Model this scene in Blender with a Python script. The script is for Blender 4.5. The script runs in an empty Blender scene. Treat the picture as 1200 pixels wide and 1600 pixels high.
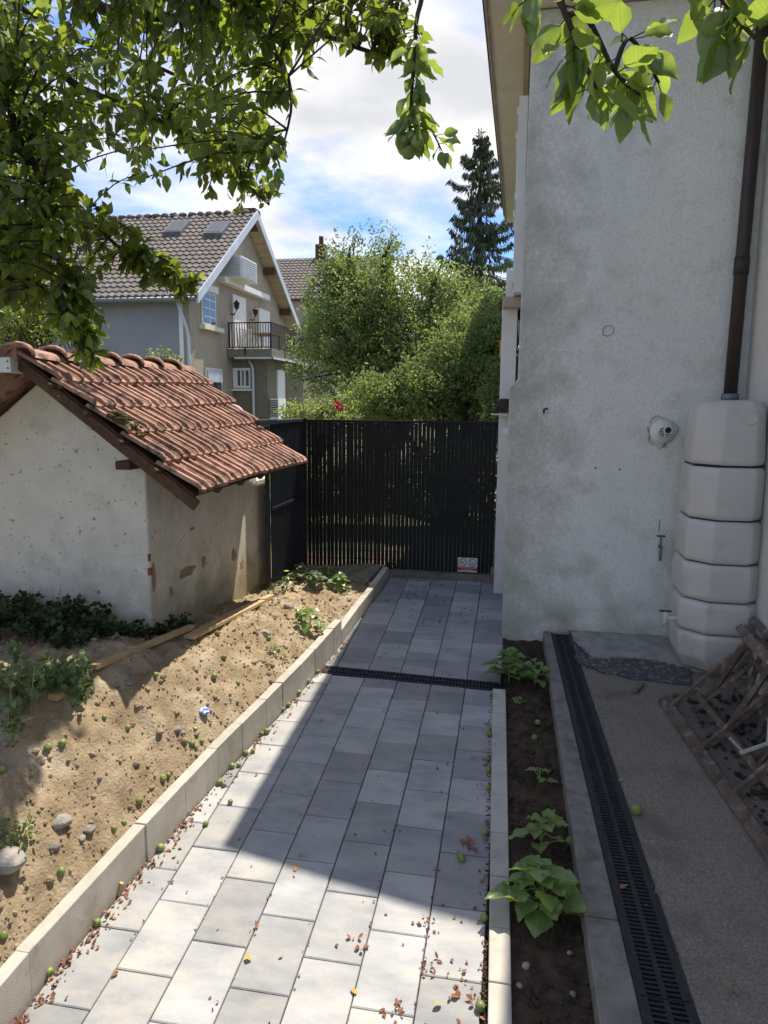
import bpy, math, random
from mathutils import Vector, Matrix, Quaternion, noise
R = random.Random(7)
scene = bpy.context.scene
COL = scene.collection
V = Vector

# ------------------------------------------------------------------ camera
FPX = 1130.0; CAMZ = 2.9; SL = 0.12            # focal length in photo pixels, eye height, ramp slope
pitch = math.atan(168 / FPX); roll = math.radians(.45)
yaw = math.atan(212 * math.cos(pitch) / FPX)
FW = V((-math.sin(yaw) * math.cos(pitch), math.cos(yaw) * math.cos(pitch), -math.sin(pitch)))
RT = V((math.cos(yaw), math.sin(yaw), 0)); UP = RT.cross(FW)
RT, UP = RT * math.cos(roll) + UP * math.sin(roll), UP * math.cos(roll) - RT * math.sin(roll)
CAM = V((0, 0, CAMZ))
cd = bpy.data.cameras.new('camera'); cam = bpy.data.objects.new('camera', cd); COL.objects.link(cam)
cam.matrix_world = Matrix(((RT.x, UP.x, -FW.x, 0), (RT.y, UP.y, -FW.y, 0), (RT.z, UP.z, -FW.z, CAMZ), (0, 0, 0, 1)))
cd.sensor_fit = 'VERTICAL'; cd.sensor_height = 36; cd.lens = FPX / 1600 * 36
cd.clip_start = .05; cd.clip_end = 3000
scene.camera = cam

# ------------------------------------------------------------------ sky and sun
SUN = V((-.197, -.45, -1)).normalized()   # direction the light travels
w = bpy.data.worlds.new('World'); scene.world = w; w.use_nodes = True
nt = w.node_tree; N = nt.nodes; Lk = nt.links; N.clear()
out = N.new('ShaderNodeOutputWorld'); bg = N.new('ShaderNodeBackground'); bg.inputs[1].default_value = .15
sky = N.new('ShaderNodeTexSky'); sky.sky_type = 'NISHITA'; sky.sun_disc = False
sky.sun_elevation = math.asin(-SUN.z); sky.sun_rotation = math.atan2(-SUN.x, -SUN.y); sky.ozone_density = 4.0; sky.dust_density = .1; sky.air_density = .8
tc = N.new('ShaderNodeTexCoord'); sep = N.new('ShaderNodeSeparateXYZ'); Lk.new(tc.outputs['Generated'], sep.inputs[0])
def wm(op, a, b):
    m = N.new('ShaderNodeMath'); m.operation = op
    for i, q in enumerate((a, b)):
        if isinstance(q, (int, float)): m.inputs[i].default_value = q
        else: Lk.new(q, m.inputs[i])
    return m.outputs[0]
zz = wm('ADD', wm('MAXIMUM', sep.outputs[2], 0), .12)
cmb = N.new('ShaderNodeCombineXYZ'); Lk.new(wm('DIVIDE', sep.outputs[0], zz), cmb.inputs[0]); Lk.new(wm('DIVIDE', sep.outputs[1], zz), cmb.inputs[1])
cmb.inputs[2].default_value = 3.3
n1 = N.new('ShaderNodeTexNoise'); n1.inputs['Scale'].default_value = .85; n1.inputs['Detail'].default_value = 9; n1.inputs['Roughness'].default_value = .56; n1.inputs['Distortion'].default_value = .25
Lk.new(cmb.outputs[0], n1.inputs['Vector'])
rp = N.new('ShaderNodeValToRGB'); rp.color_ramp.elements[0].position = .425; rp.color_ramp.elements[1].position = .56
Lk.new(n1.outputs[0], rp.inputs[0])
n2 = N.new('ShaderNodeTexNoise'); n2.inputs['Scale'].default_value = 2.3; n2.inputs['Detail'].default_value = 7
Lk.new(cmb.outputs[0], n2.inputs['Vector'])
rc = N.new('ShaderNodeValToRGB'); rc.color_ramp.elements[0].position = .35; rc.color_ramp.elements[1].position = .66
rc.color_ramp.elements[0].color = (3.3, 3.35, 3.5, 1); rc.color_ramp.elements[1].color = (5.2, 5.12, 5.05, 1)
Lk.new(n2.outputs[0], rc.inputs[0])
mx = N.new('ShaderNodeMix'); mx.data_type = 'RGBA'
Lk.new(rp.outputs[0], mx.inputs[0]); tint = N.new('ShaderNodeMix'); tint.data_type = 'RGBA'; tint.blend_type = 'MULTIPLY'; tint.inputs[0].default_value = 1; tint.inputs[7].default_value = (.66, .78, 1.0, 1); Lk.new(sky.outputs[0], tint.inputs[6]); Lk.new(tint.outputs[2], mx.inputs[6]); Lk.new(rc.outputs[0], mx.inputs[7])
Lk.new(mx.outputs[2], bg.inputs[0]); Lk.new(bg.outputs[0], out.inputs[0])
sd = bpy.data.lights.new('sun', 'SUN'); sd.energy = 4.4; sd.angle = math.radians(.53); sd.color = (1, .93, .81)
so = bpy.data.objects.new('sun', sd); COL.objects.link(so); so.rotation_euler = SUN.to_track_quat('-Z', 'Y').to_euler(); so.location = (3, 8, 15)
vs = scene.view_settings; vs.view_transform = 'Standard'; vs.look = 'None'; vs.exposure = 0.68; vs.gamma = 1
scene.render.engine = 'CYCLES'
scene.render.resolution_x = 768; scene.render.resolution_y = 1024
scene.cycles.max_bounces = 8; scene.cycles.transparent_max_bounces = 8

# ------------------------------------------------------------------ geometry of the photograph: rays to real places
def ray(x, y): return FW * FPX + RT * (x - 600) - UP * (y - 800)
def G(x, y, dz=0): r = ray(x, y); return CAM + r * ((dz - CAMZ) / (r.z - SL * r.y))
def atY(x, y, Y): r = ray(x, y); return CAM + r * (Y / r.y)
def atX(x, y, X): r = ray(x, y); return CAM + r * (X / r.x)
def atZ(x, y, Z): r = ray(x, y); return CAM + r * ((Z - CAMZ) / r.z)
def onplane(x, y, p0, n): r = ray(x, y); return CAM + r * ((p0 - CAM).dot(n) / r.dot(n))
def atD(x, y, d): return CAM + ray(x, y).normalized() * d
def lerp(a, b, t): return a + (b - a) * t
def interp(tab, x):
    if x <= tab[0][0]: return tab[0][1]
    for (a, b), (c, d) in zip(tab, tab[1:]):
        if x <= c: return b + (d - b) * (x - a) / (c - a)
    return tab[-1][1]

# ------------------------------------------------------------------ materials
def rgb(c): return (c[0], c[1], c[2], 1)
def mat(name, c1, c2=None, scale=8, rough=.8, bump=0, bscale=60, lo=.35, hi=.65, rand=0, c3=None, s3=2, lo3=.5, hi3=.7, spec=.3, metal=0, detail=6, stretch=None):
    m = bpy.data.materials.new(name); m.use_nodes = True; t = m.node_tree; n = t.nodes; l = t.links
    b = n['Principled BSDF']; b.inputs['Roughness'].default_value = rough; b.inputs['Metallic'].default_value = metal
    b.inputs['Specular IOR Level'].default_value = spec
    g = n.new('ShaderNodeNewGeometry'); vec = g.outputs['Position']
    if stretch:
        mp = n.new('ShaderNodeMapping'); mp.inputs['Scale'].default_value = stretch; l.new(vec, mp.inputs[0]); vec = mp.outputs[0]
    col = None
    def nz(sc, lo, hi, det):
        a = n.new('ShaderNodeTexNoise'); a.inputs['Scale'].default_value = sc; a.inputs['Detail'].default_value = det; a.inputs['Roughness'].default_value = .62; l.new(vec, a.inputs['Vector'])
        r = n.new('ShaderNodeMapRange'); r.inputs[1].default_value = lo; r.inputs[2].default_value = hi; l.new(a.outputs[0], r.inputs[0]); return r.outputs[0]
    def mix(fac, a, bb, typ='MIX'):
        k = n.new('ShaderNodeMix'); k.data_type = 'RGBA'; k.blend_type = typ
        for i, q in ((0, fac), (6, a), (7, bb)):
            if hasattr(q, 'links'): l.new(q, k.inputs[i])
            else: k.inputs[i].default_value = q
        return k.outputs[2]
    col = rgb(c1)
    if c2: col = mix(nz(scale, lo, hi, detail), rgb(c1), rgb(c2))
    if c3: col = mix(nz(s3, lo3, hi3, 5), col, rgb(c3))
    if rand:
        oi = n.new('ShaderNodeObjectInfo'); mr = n.new('ShaderNodeMapRange'); mr.inputs[3].default_value = 1 - rand; mr.inputs[4].default_value = 1 + rand
        l.new(oi.outputs['Random'], mr.inputs[0]); hs = n.new('ShaderNodeHueSaturation')
        l.new(mr.outputs[0], hs.inputs['Value'])
        if hasattr(col, 'links'): l.new(col, hs.inputs['Color'])
        else: hs.inputs['Color'].default_value = col
        col = hs.outputs[0]
    if hasattr(col, 'links'): l.new(col, b.inputs['Base Color'])
    else: b.inputs['Base Color'].default_value = col
    if bump:
        a = n.new('ShaderNodeTexNoise'); a.inputs['Scale'].default_value = bscale; a.inputs['Detail'].default_value = 5; l.new(vec, a.inputs['Vector'])
        bn = n.new('ShaderNodeBump'); bn.inputs['Strength'].default_value = bump; bn.inputs['Distance'].default_value = .01; l.new(a.outputs[0], bn.inputs['Height']); l.new(bn.outputs[0], b.inputs['Normal'])
    m['_mix'] = 1
    return m
def leafmat(name, c, tr, fac=.42, gloss=.1, rough=.4, var=.35, scale=3.0):
    m = bpy.data.materials.new(name); m.use_nodes = True; t = m.node_tree; n = t.nodes; l = t.links; n.remove(n['Principled BSDF'])
    o = n['Material Output']; g = n.new('ShaderNodeNewGeometry')
    a = n.new('ShaderNodeTexNoise'); a.inputs['Scale'].default_value = scale; a.inputs['Detail'].default_value = 4; l.new(g.outputs['Position'], a.inputs['Vector'])
    r = n.new('ShaderNodeMapRange'); r.inputs[1].default_value = .3; r.inputs[2].default_value = .7; r.inputs[3].default_value = 1 - var; r.inputs[4].default_value = 1 + var; l.new(a.outputs[0], r.inputs[0])
    r2 = n.new('ShaderNodeMapRange'); r2.inputs[3].default_value = .75; r2.inputs[4].default_value = 1.25
    if hasattr(g.outputs, 'get') and g.outputs.get('Random Per Island'): l.new(g.outputs['Random Per Island'], r2.inputs[0])
    mu = n.new('ShaderNodeMath'); mu.operation = 'MULTIPLY'; l.new(r.outputs[0], mu.inputs[0]); l.new(r2.outputs[0], mu.inputs[1])
    def hv(c):
        h = n.new('ShaderNodeHueSaturation'); h.inputs['Color'].default_value = rgb(c); l.new(mu.outputs[0], h.inputs['Value']); return h.outputs[0]
    d = n.new('ShaderNodeBsdfDiffuse'); tb = n.new('ShaderNodeBsdfTranslucent'); gl = n.new('ShaderNodeBsdfGlossy'); gl.inputs['Roughness'].default_value = rough
    gl.inputs['Color'].default_value = (.9, .95, .9, 1)
    l.new(hv(c), d.inputs[0]); l.new(hv(tr), tb.inputs[0])
    m1 = n.new('ShaderNodeMixShader'); m1.inputs[0].default_value = fac; l.new(d.outputs[0], m1.inputs[1]); l.new(tb.outputs[0], m1.inputs[2])
    m2 = n.new('ShaderNodeMixShader'); m2.inputs[0].default_value = gloss; l.new(m1.outputs[0], m2.inputs[1]); l.new(gl.outputs[0], m2.inputs[2])
    l.new(m2.outputs[0], o.inputs[0]); return m
def glassmat(name, c, rough=.05):
    return mat(name, c, rough=rough, spec=.8)

M = {}
M['ground'] = mat('ground', (.16, .15, .10), (.10, .13, .05), scale=.6, bump=.4, bscale=20)
M['bedding'] = mat('bedding', (.07, .055, .042), (.035, .028, .022), scale=30, rough=.95, bump=.6, bscale=150)
M['paver'] = mat('paver', (.415, .41, .40), (.295, .295, .295), scale=5, rough=.88, bump=.35, bscale=230, rand=.24, c3=(.44, .415, .37), s3=4, lo3=.5, hi3=.7, stretch=(.7, 1.5, 1), detail=9)
M['kerb'] = mat('kerb', (.52, .48, .41), (.43, .395, .34), scale=9, rough=.9, bump=.25, bscale=220, rand=.07, c3=(.27, .235, .19), s3=5, lo3=.56, hi3=.8)
M['kerb_old'] = mat('kerb_old', (.27, .25, .215), (.19, .175, .15), scale=12, rough=.95, bump=.6, bscale=130, rand=.06, c3=(.11, .10, .08), s3=7, lo3=.52, hi3=.75)
M['terrace'] = mat('terrace', (.31, .268, .212), (.175, .15, .118), scale=75, rough=.95, bump=1, bscale=110, c3=(.15, .13, .105), s3=3.2, lo3=.5, hi3=.75, lo=.36, hi=.64, detail=8)
M['screed'] = mat('screed', (.38, .37, .335), (.25, .245, .22), scale=9, rough=.9, bump=.3, bscale=120)
M['tar'] = mat('tar', (.085, .083, .08), (.25, .245, .23), scale=24, rough=.9, bump=1, bscale=60, lo=.5, hi=.66)
M['soil'] = mat('soil', (.35, .268, .175), (.23, .17, .105), scale=9, rough=1, bump=1, bscale=60, c3=(.45, .37, .265), s3=3.4, lo3=.45, hi3=.7, spec=.05, detail=10)
M['soil_dark'] = mat('soil_dark', (.10, .072, .05), (.05, .037, .027), scale=14, rough=1, bump=1, bscale=90, spec=.05)
M['clod'] = mat('clod', (.36, .275, .185), (.22, .16, .105), scale=12, rough=1, bump=.8, bscale=90, spec=.05)
M['stone'] = mat('stone', (.34, .31, .27), (.22, .20, .175), scale=14, rough=.9, bump=.4, bscale=90, rand=.25)
M['concrete'] = mat('concrete', (.24, .215, .17), (.15, .135, .105), scale=10, rough=.95, bump=.5, bscale=110, c3=(.12, .115, .07), s3=3)
M['plastic_black'] = mat('plastic_black', (.022, .023, .026), (.05, .048, .045), scale=30, rough=.55, lo=.5, hi=.75)
M['fence'] = mat('fence', (.008, .0085, .010), (.012, .0125, .014), scale=5, rough=.55, spec=.22)
M['fence_side'] = mat('fence_side', (.03, .034, .042), (.022, .026, .033), scale=5, rough=.45, spec=.4)
M['tank'] = mat('tank', (.60, .565, .51), (.54, .51, .46), scale=3, rough=.45, spec=.35, c3=(.46, .42, .36), s3=4, lo3=.56, hi3=.8, bump=.05, bscale=20)
M['pipe_brown'] = mat('pipe_brown', (.055, .042, .036), (.04, .032, .028), scale=6, rough=.4)
M['wood_old'] = mat('wood_old', (.19, .135, .10), (.085, .06, .046), scale=9, rough=.85, bump=.5, bscale=60, rand=.25, c3=(.30, .26, .22), s3=16, lo3=.55, hi3=.7)
M['wood_new'] = mat('wood_new', (.50, .36, .20), (.40, .27, .14), scale=5, rough=.75, bump=.25, bscale=70, rand=.12)
M['wood_dark'] = mat('wood_dark', (.13, .07, .042), (.07, .04, .026), scale=12, rough=.9, bump=.6, bscale=50)
M['tile'] = mat('tile', (.46, .275, .21), (.33, .19, .145), scale=6, rough=.92, bump=.6, bscale=90, rand=.22, c3=(.12, .10, .082), s3=12, lo3=.5, hi3=.66, spec=.1)
M['moss'] = mat('moss', (.13, .115, .035), (.06, .055, .02), scale=25, rough=1, bump=1, bscale=120)
M['white'] = mat('white', (.74, .74, .73), (.66, .66, .65), scale=6, rough=.6)
M['plastic_white'] = mat('plastic_white', (.72, .71, .68), rough=.4)
M['bracket'] = mat('bracket', (.46, .45, .42), (.33, .31, .28), scale=30, rough=.6)
M['grey_metal'] = mat('grey_metal', (.22, .23, .25), (.16, .17, .19), scale=5, rough=.45, metal=.3)
M['soffit'] = mat('soffit', (.76, .70, .58), (.68, .62, .51), scale=3, rough=.7, c3=(.42, .36, .28), s3=6, lo3=.62, hi3=.85, spec=.2)
M['fascia'] = mat('fascia', (.50, .43, .35), (.36, .29, .24), scale=10, rough=.8)
M['iron'] = mat('iron', (.018, .017, .017), (.04, .03, .025), scale=12, rough=.6)
M['glass'] = glassmat('glass', (.05, .06, .075))
M['skyglass'] = mat('skyglass', (.12, .125, .13), rough=.5, spec=.2)
M['curtain'] = mat('curtain', (.62, .63, .65), rough=.8)
M['far_render'] = mat('far_render', (.40, .345, .28), (.33, .285, .235), scale=1.2, rough=.95, bump=.2, bscale=30, c3=(.27, .235, .195), s3=.7, lo3=.5, hi3=.75)
M['far_shaded'] = mat('far_shaded', (.27, .28, .30), (.23, .24, .265), scale=1.5, rough=.95, bump=.2, bscale=30)  # the long wall's shade is put into this bluish grey
M['far_olive'] = mat('far_olive', (.19, .165, .125), (.15, .13, .10), scale=1.3, rough=.95)
M['far_tile'] = mat('far_tile', (.185, .165, .15), (.12, .105, .097), scale=2.2, rough=.9, c3=(.24, .205, .18), s3=6)
M['far_soffit'] = mat('far_soffit', (.50, .42, .32), (.36, .28, .19), scale=1.2, rough=.8, stretch=(1, 9, 1))
M['zinc'] = mat('zinc', (.50, .55, .63), (.44, .49, .57), scale=2, rough=.5, spec=.4)
M['bark'] = mat('bark', (.085, .065, .05), (.04, .032, .026), scale=20, rough=.95, bump=.8, bscale=60)
M['apple'] = mat('apple', (.23, .28, .085), (.15, .20, .05), scale=22, rough=.42, spec=.4, rand=.15)
M['dry_leaf'] = mat('dry_leaf', (.30, .13, .07), (.14, .06, .04), scale=18, rough=.8, lo=.4, hi=.6, c3=(.42, .24, .12), s3=9)
M['yellow_leaf'] = mat('yellow_leaf', (.62, .40, .07), (.45, .22, .05), scale=30, rough=.7)
M['leaf'] = leafmat('leaf', (.055, .085, .02), (.42, .53, .045), fac=.42, gloss=.05, rough=.5)
def veined(name, c, tr, fac, vein):
    m = leafmat(name, c, tr, fac, .06, .45, .3, 9); t = m.node_tree; n = t.nodes; l = t.links
    tcx = n.new('ShaderNodeTexCoord'); sp_ = n.new('ShaderNodeSeparateXYZ'); l.new(tcx.outputs['Object'], sp_.inputs[0])
    def ma(op, a, b=0.0):
        k = n.new('ShaderNodeMath'); k.operation = op
        for i, q in enumerate((a, b)):
            if hasattr(q, 'links'): l.new(q, k.inputs[i])
            else: k.inputs[i].default_value = q
        return k.outputs[0]
    ax = ma('ABSOLUTE', sp_.outputs[0]); side = ma('GREATER_THAN', ma('SINE', ma('MULTIPLY', ma('SUBTRACT', sp_.outputs[1], ma('MULTIPLY', ax, .55)), 52.0)), .9)
    v = ma('MAXIMUM', side, ma('LESS_THAN', ax, .022)); v = ma('MULTIPLY', v, .55)
    for nd in [q for q in n if q.type in ('BSDF_DIFFUSE', 'BSDF_TRANSLUCENT')]:
        src = nd.inputs[0].links[0].from_socket; k = n.new('ShaderNodeMix'); k.data_type = 'RGBA'; l.new(v, k.inputs[0]); l.new(src, k.inputs[6]); k.inputs[7].default_value = rgb(vein); l.new(k.outputs[2], nd.inputs[0])
    return m
M['leaf_vegn'] = veined('leaf_vegn', (.15, .25, .06), (.36, .48, .09), .4, (.34, .44, .18))
M['leaf_near'] = veined('leaf_near', (.065, .11, .027), (.40, .52, .06), .46, (.22, .32, .10))
M['leaf_bg'] = leafmat('leaf_bg', (.135, .19, .062), (.38, .47, .11), fac=.42, gloss=.05, rough=.5, var=.45, scale=1.3)
M['leaf_bg2'] = leafmat('leaf_bg2', (.16, .225, .06), (.46, .55, .11), fac=.42, gloss=.05, rough=.5, var=.4, scale=1.3)
M['leaf_yel'] = leafmat('leaf_yel', (.10, .15, .03), (.33, .42, .04), fac=.45, gloss=.08)
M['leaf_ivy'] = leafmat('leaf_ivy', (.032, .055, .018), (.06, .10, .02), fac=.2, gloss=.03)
M['leaf_bramble'] = leafmat('leaf_bramble', (.12, .17, .075), (.20, .28, .06), fac=.3, gloss=.03, rough=.6)
M['leaf_veg'] = leafmat('leaf_veg', (.14, .24, .055), (.34, .46, .08), fac=.4, gloss=.07)
M['needle'] = leafmat('needle', (.065, .09, .042), (.10, .14, .04), fac=.2, gloss=.05, var=.4, scale=1.2)
M['stem'] = mat('stem', (.20, .28, .09), rough=.6)
M['flower'] = mat('flower', (.85, .62, .02), rough=.7)
M['red'] = mat('red', (.52, .03, .06), rough=.5)
M['ink'] = mat('ink', (.02, .02, .035), rough=.5)
M['blue'] = mat('blue', (.05, .12, .5), (.7, .72, .78), scale=60, rough=.35, lo=.48, hi=.55)
M['orange'] = mat('orange', (.75, .32, .04), rough=.5)
M['brick'] = mat('brick', (.36, .12, .07), (.26, .09, .055), scale=20, rough=.95, bump=.5)

def grade(m, c, lo, hi, axis=2, nscale=2.2, amt=.75, spread=.5, flip=False):
    """weathering: stains of colour c whose patches thicken towards one end of an axis"""
    t = m.node_tree; n = t.nodes; l = t.links; b = n['Principled BSDF']
    g = n.new('ShaderNodeNewGeometry'); s = n.new('ShaderNodeSeparateXYZ'); l.new(g.outputs['Position'], s.inputs[0])
    r = n.new('ShaderNodeMapRange'); r.inputs[1].default_value = hi; r.inputs[2].default_value = lo; l.new(s.outputs[axis], r.inputs[0])
    a = n.new('ShaderNodeTexNoise'); a.inputs['Scale'].default_value = nscale; a.inputs['Detail'].default_value = 8; a.inputs['Roughness'].default_value = .65; l.new(g.outputs['Position'], a.inputs['Vector'])
    sb = n.new('ShaderNodeMath'); sb.operation = 'SUBTRACT'; l.new(a.outputs[0], sb.inputs[0]); sb.inputs[1].default_value = .5
    ma = n.new('ShaderNodeMath'); ma.operation = 'MULTIPLY_ADD'; l.new(sb.outputs[0], ma.inputs[0]); ma.inputs[1].default_value = 2.2 * spread * 2; l.new(r.outputs[0], ma.inputs[2])
    mm = n.new('ShaderNodeMapRange'); mm.inputs[1].default_value = .15; mm.inputs[2].default_value = 1.; mm.inputs[4].default_value = amt; l.new(ma.outputs[0], mm.inputs[0])
    k = n.new('ShaderNodeMix'); k.data_type = 'RGBA'; l.new(mm.outputs[0], k.inputs[0])
    old = b.inputs['Base Color'].links
    if old: l.new(old[0].from_socket, k.inputs[6])
    else: k.inputs[6].default_value = b.inputs['Base Color'].default_value
    k.inputs[7].default_value = rgb(c); l.new(k.outputs[2], b.inputs['Base Color']); return m
M['house'] = mat('house', (.86, .85, .80), (.79, .78, .73), scale=3, rough=.95, bump=1.0, bscale=85, c3=(.62, .605, .56), s3=75, lo3=.5, hi3=.75)
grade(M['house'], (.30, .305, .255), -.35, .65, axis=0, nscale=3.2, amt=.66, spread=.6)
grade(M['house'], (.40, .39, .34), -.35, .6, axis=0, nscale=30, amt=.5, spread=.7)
grade(M['house'], (.29, .305, .175), .5, 1.7, axis=2, nscale=2.6, amt=.7, spread=.58)
M['wing'] = mat('wing', (.66, .64, .59), (.60, .58, .53), scale=3, rough=.95, bump=.5, bscale=75)
M['shed'] = mat('shed', (.74, .69, .585), (.64, .59, .495), scale=4, rough=.97, bump=.55, bscale=60, c3=(.16, .13, .10), s3=26, lo3=.63, hi3=.7, spec=.1)
grade(M['shed'], (.30, .26, .185), 1.0, 1.75, axis=2, nscale=3.4, amt=.75, spread=.5)
grade(M['shed'], (.24, .205, .07), 1.0, 1.5, axis=2, nscale=3.7, amt=.55, spread=.6)
M['bare'] = mat('bare', (.38, .31, .22), (.28, .22, .155), scale=14, rough=1, bump=.9, bscale=70)

# ------------------------------------------------------------------ mesh helpers
class MB:
    def __init__(s): s.v = []; s.f = []
    def add(s, vs, fs):
        o = len(s.v); s.v += [V(q) for q in vs]; s.f += [tuple(i + o for i in f) for f in fs]; return s
    def hexa(s, b, t):
        return s.add(list(b) + list(t), [(3, 2, 1, 0), (4, 5, 6, 7), (0, 1, 5, 4), (1, 2, 6, 5), (2, 3, 7, 6), (3, 0, 4, 7)])
    def box(s, a, b):
        (x0, y0, z0), (x1, y1, z1) = a, b
        return s.hexa([(x0, y0, z0), (x1, y0, z0), (x1, y1, z0), (x0, y1, z0)], [(x0, y0, z1), (x1, y0, z1), (x1, y1, z1), (x0, y1, z1)])
    def bar(s, p, q, w, h, up=(0, 0, 1)):
        p, q = V(p), V(q); d = (q - p).normalized(); u = V(up); sd_ = d.cross(u).normalized(); u = sd_.cross(d)
        c = [sd_ * (-w / 2) - u * (h / 2), sd_ * (w / 2) - u * (h / 2), sd_ * (w / 2) + u * (h / 2), sd_ * (-w / 2) + u * (h / 2)]
        return s.hexa([p + k for k in c], [q + k for k in c])
    def prism(s, poly, ext):
        n = len(poly); e = V(ext); a = [V(p) for p in poly]
        return s.add(a + [p + e for p in a], [tuple(range(n - 1, -1, -1)), tuple(range(n, 2 * n))] + [(i, (i + 1) % n, n + (i + 1) % n, n + i) for i in range(n)])
    def tube(s, pts, rad, n=6, cap=True):
        pts = [V(p) for p in pts]; k = len(pts)
        if isinstance(rad, (int, float)): rad = [rad] * k
        vs = []; fs = []; ref = V((.31, .2, .93))
        for i, p in enumerate(pts):
            d = (pts[min(i + 1, k - 1)] - pts[max(i - 1, 0)])
            d = d.normalized() if d.length > 1e-9 else V((0, 0, 1))
            if abs(d.dot(ref)) > .95: ref = V((1, 0, .1)).normalized()
            a = d.cross(ref).normalized(); b = d.cross(a)
            for j in range(n): t = 2 * math.pi * j / n; vs.append(p + (a * math.cos(t) + b * math.sin(t)) * rad[i])
        for i in range(k - 1):
            for j in range(n): fs.append((i * n + j, i * n + (j + 1) % n, (i + 1) * n + (j + 1) % n, (i + 1) * n + j))
        if cap: fs += [tuple(range(n - 1, -1, -1)), tuple((k - 1) * n + j for j in range(n))]
        return s.add(vs, fs)
    def lathe(s, o, axis, prof, n=16):
        axis = V(axis).normalized(); a = axis.orthogonal().normalized(); b = axis.cross(a); o = V(o); vs = []; fs = []; k = len(prof)
        for r, h in prof:
            for j in range(n): t = 2 * math.pi * j / n; vs.append(o + axis * h + (a * math.cos(t) + b * math.sin(t)) * r)
        for i in range(k - 1):
            for j in range(n): fs.append((i * n + j, i * n + (j + 1) % n, (i + 1) * n + (j + 1) % n, (i + 1) * n + j))
        fs += [tuple(range(n - 1, -1, -1)), tuple((k - 1) * n + j for j in range(n))]
        return s.add(vs, fs)
    def rock(s, c, r, rng, squash=.7):
        c = V(c); vs = []; N_ = 6
        pr = [(-.95, .3), (-.45, .9), (.3, .95), (.85, .5)]
        for h, q in pr:
            for j in range(N_):
                t = 2 * math.pi * (j + rng.random() * .5) / N_; k = r * rng.uniform(.72, 1.15)
                vs.append(c + V((math.cos(t) * q * k, math.sin(t) * q * k, h * r * squash * rng.uniform(.85, 1.1))))
        fs = [(i * N_ + j, i * N_ + (j + 1) % N_, (i + 1) * N_ + (j + 1) % N_, (i + 1) * N_ + j) for i in range(3) for j in range(N_)]
        fs += [tuple(range(N_ - 1, -1, -1)), tuple(18 + j for j in range(N_))]
        return s.add(vs, fs)
    def leaf(s, p, d, nrm, L, W, fold=.25, curl=.25, rows=4, serr=0, rng=R):
        """an ovate leaf, folded on its midrib and curling down towards the tip"""
        d = V(d).normalized(); nn = V(nrm); sd_ = d.cross(nn)
        if sd_.length < 1e-4: sd_ = d.orthogonal()
        sd_.normalize(); u = sd_.cross(d)
        if rows == 1:
            m = p + d * L * .5
            return s.add([p, m + sd_ * W / 2 + u * W * fold, p + d * L - u * L * curl, m - sd_ * W / 2 + u * W * fold], [(0, 1, 2), (0, 2, 3)])
        pw = {3: (.0, .9, .8, 0), 4: (.06, .82, 1., .62, 0), 6: (.05, .62, .95, 1., .82, .45, 0)}[rows]
        vs = []; fs = []
        for i, q in enumerate(pw):
            t = i / rows; c = p + d * (L * t) - u * (L * curl * t * t)
            hw = W / 2 * q; j1 = 1 + serr * rng.uniform(-1, 1); j2 = 1 + serr * rng.uniform(-1, 1)
            vs += [c - sd_ * hw * j1 + u * (hw * fold), c, c + sd_ * hw * j2 + u * (hw * fold)]
        for i in range(rows):
            a = i * 3; fs += [(a, a + 1, a + 4, a + 3), (a + 1, a + 2, a + 5, a + 4)]
        return s.add(vs, fs)
    def mesh(s, name, off=V((0, 0, 0)), smooth=False):
        me = bpy.data.meshes.new(name); me.from_pydata([tuple(q - off) for q in s.v], [], s.f); me.update()
        if smooth:
            for p in me.polygons: p.use_smooth = True
        return me
ORG = {}
def tag(o, label=None, cat=None, group=None, kind=None):
    for k, q in (('label', label), ('category', cat), ('group', group), ('kind', kind)):
        if q: o[k] = q
    return o
def empty(name, loc, label=None, cat=None, group=None):
    o = bpy.data.objects.new(name, None); COL.objects.link(o); o.location = loc; o.empty_display_size = .1; ORG[o.name] = V(loc); return tag(o, label, cat, group)
def obj(name, mb, m, parent=None, smooth=False, bevel=0, origin=None):
    if parent: off = ORG[parent.name]
    elif origin is not None: off = V(origin)
    else:
        xs = [q.x for q in mb.v]; ys = [q.y for q in mb.v]; zs = [q.z for q in mb.v]
        off = V(((min(xs) + max(xs)) / 2, (min(ys) + max(ys)) / 2, min(zs)))
    me = mb.mesh(name, off, smooth); me.materials.append(M[m]); o = bpy.data.objects.new(name, me); COL.objects.link(o)
    if parent: o.parent = parent
    else: o.location = off
    ORG[o.name] = off
    if bevel:
        b = o.modifiers.new('bevel', 'BEVEL'); b.width = bevel; b.segments = 2; b.limit_method = 'ANGLE'
    return o
def struct(name, mb, m, smooth=False, bevel=0): return tag(obj(name, mb, m, None, smooth, bevel, (0, 0, 0)), kind='structure')
def piece(name, me, loc, parent, rot=None, scale=None):
    o = bpy.data.objects.new(name, me); COL.objects.link(o); o.parent = parent; o.location = V(loc) - ORG[parent.name]
    if rot is not None: o.rotation_euler = rot
    if scale: o.scale = scale
    return o
def fb(x, y, z=0, s=1.0): return noise.fractal(V((x * s, y * s, z)), 1.0, 2.0, 4)

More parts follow.
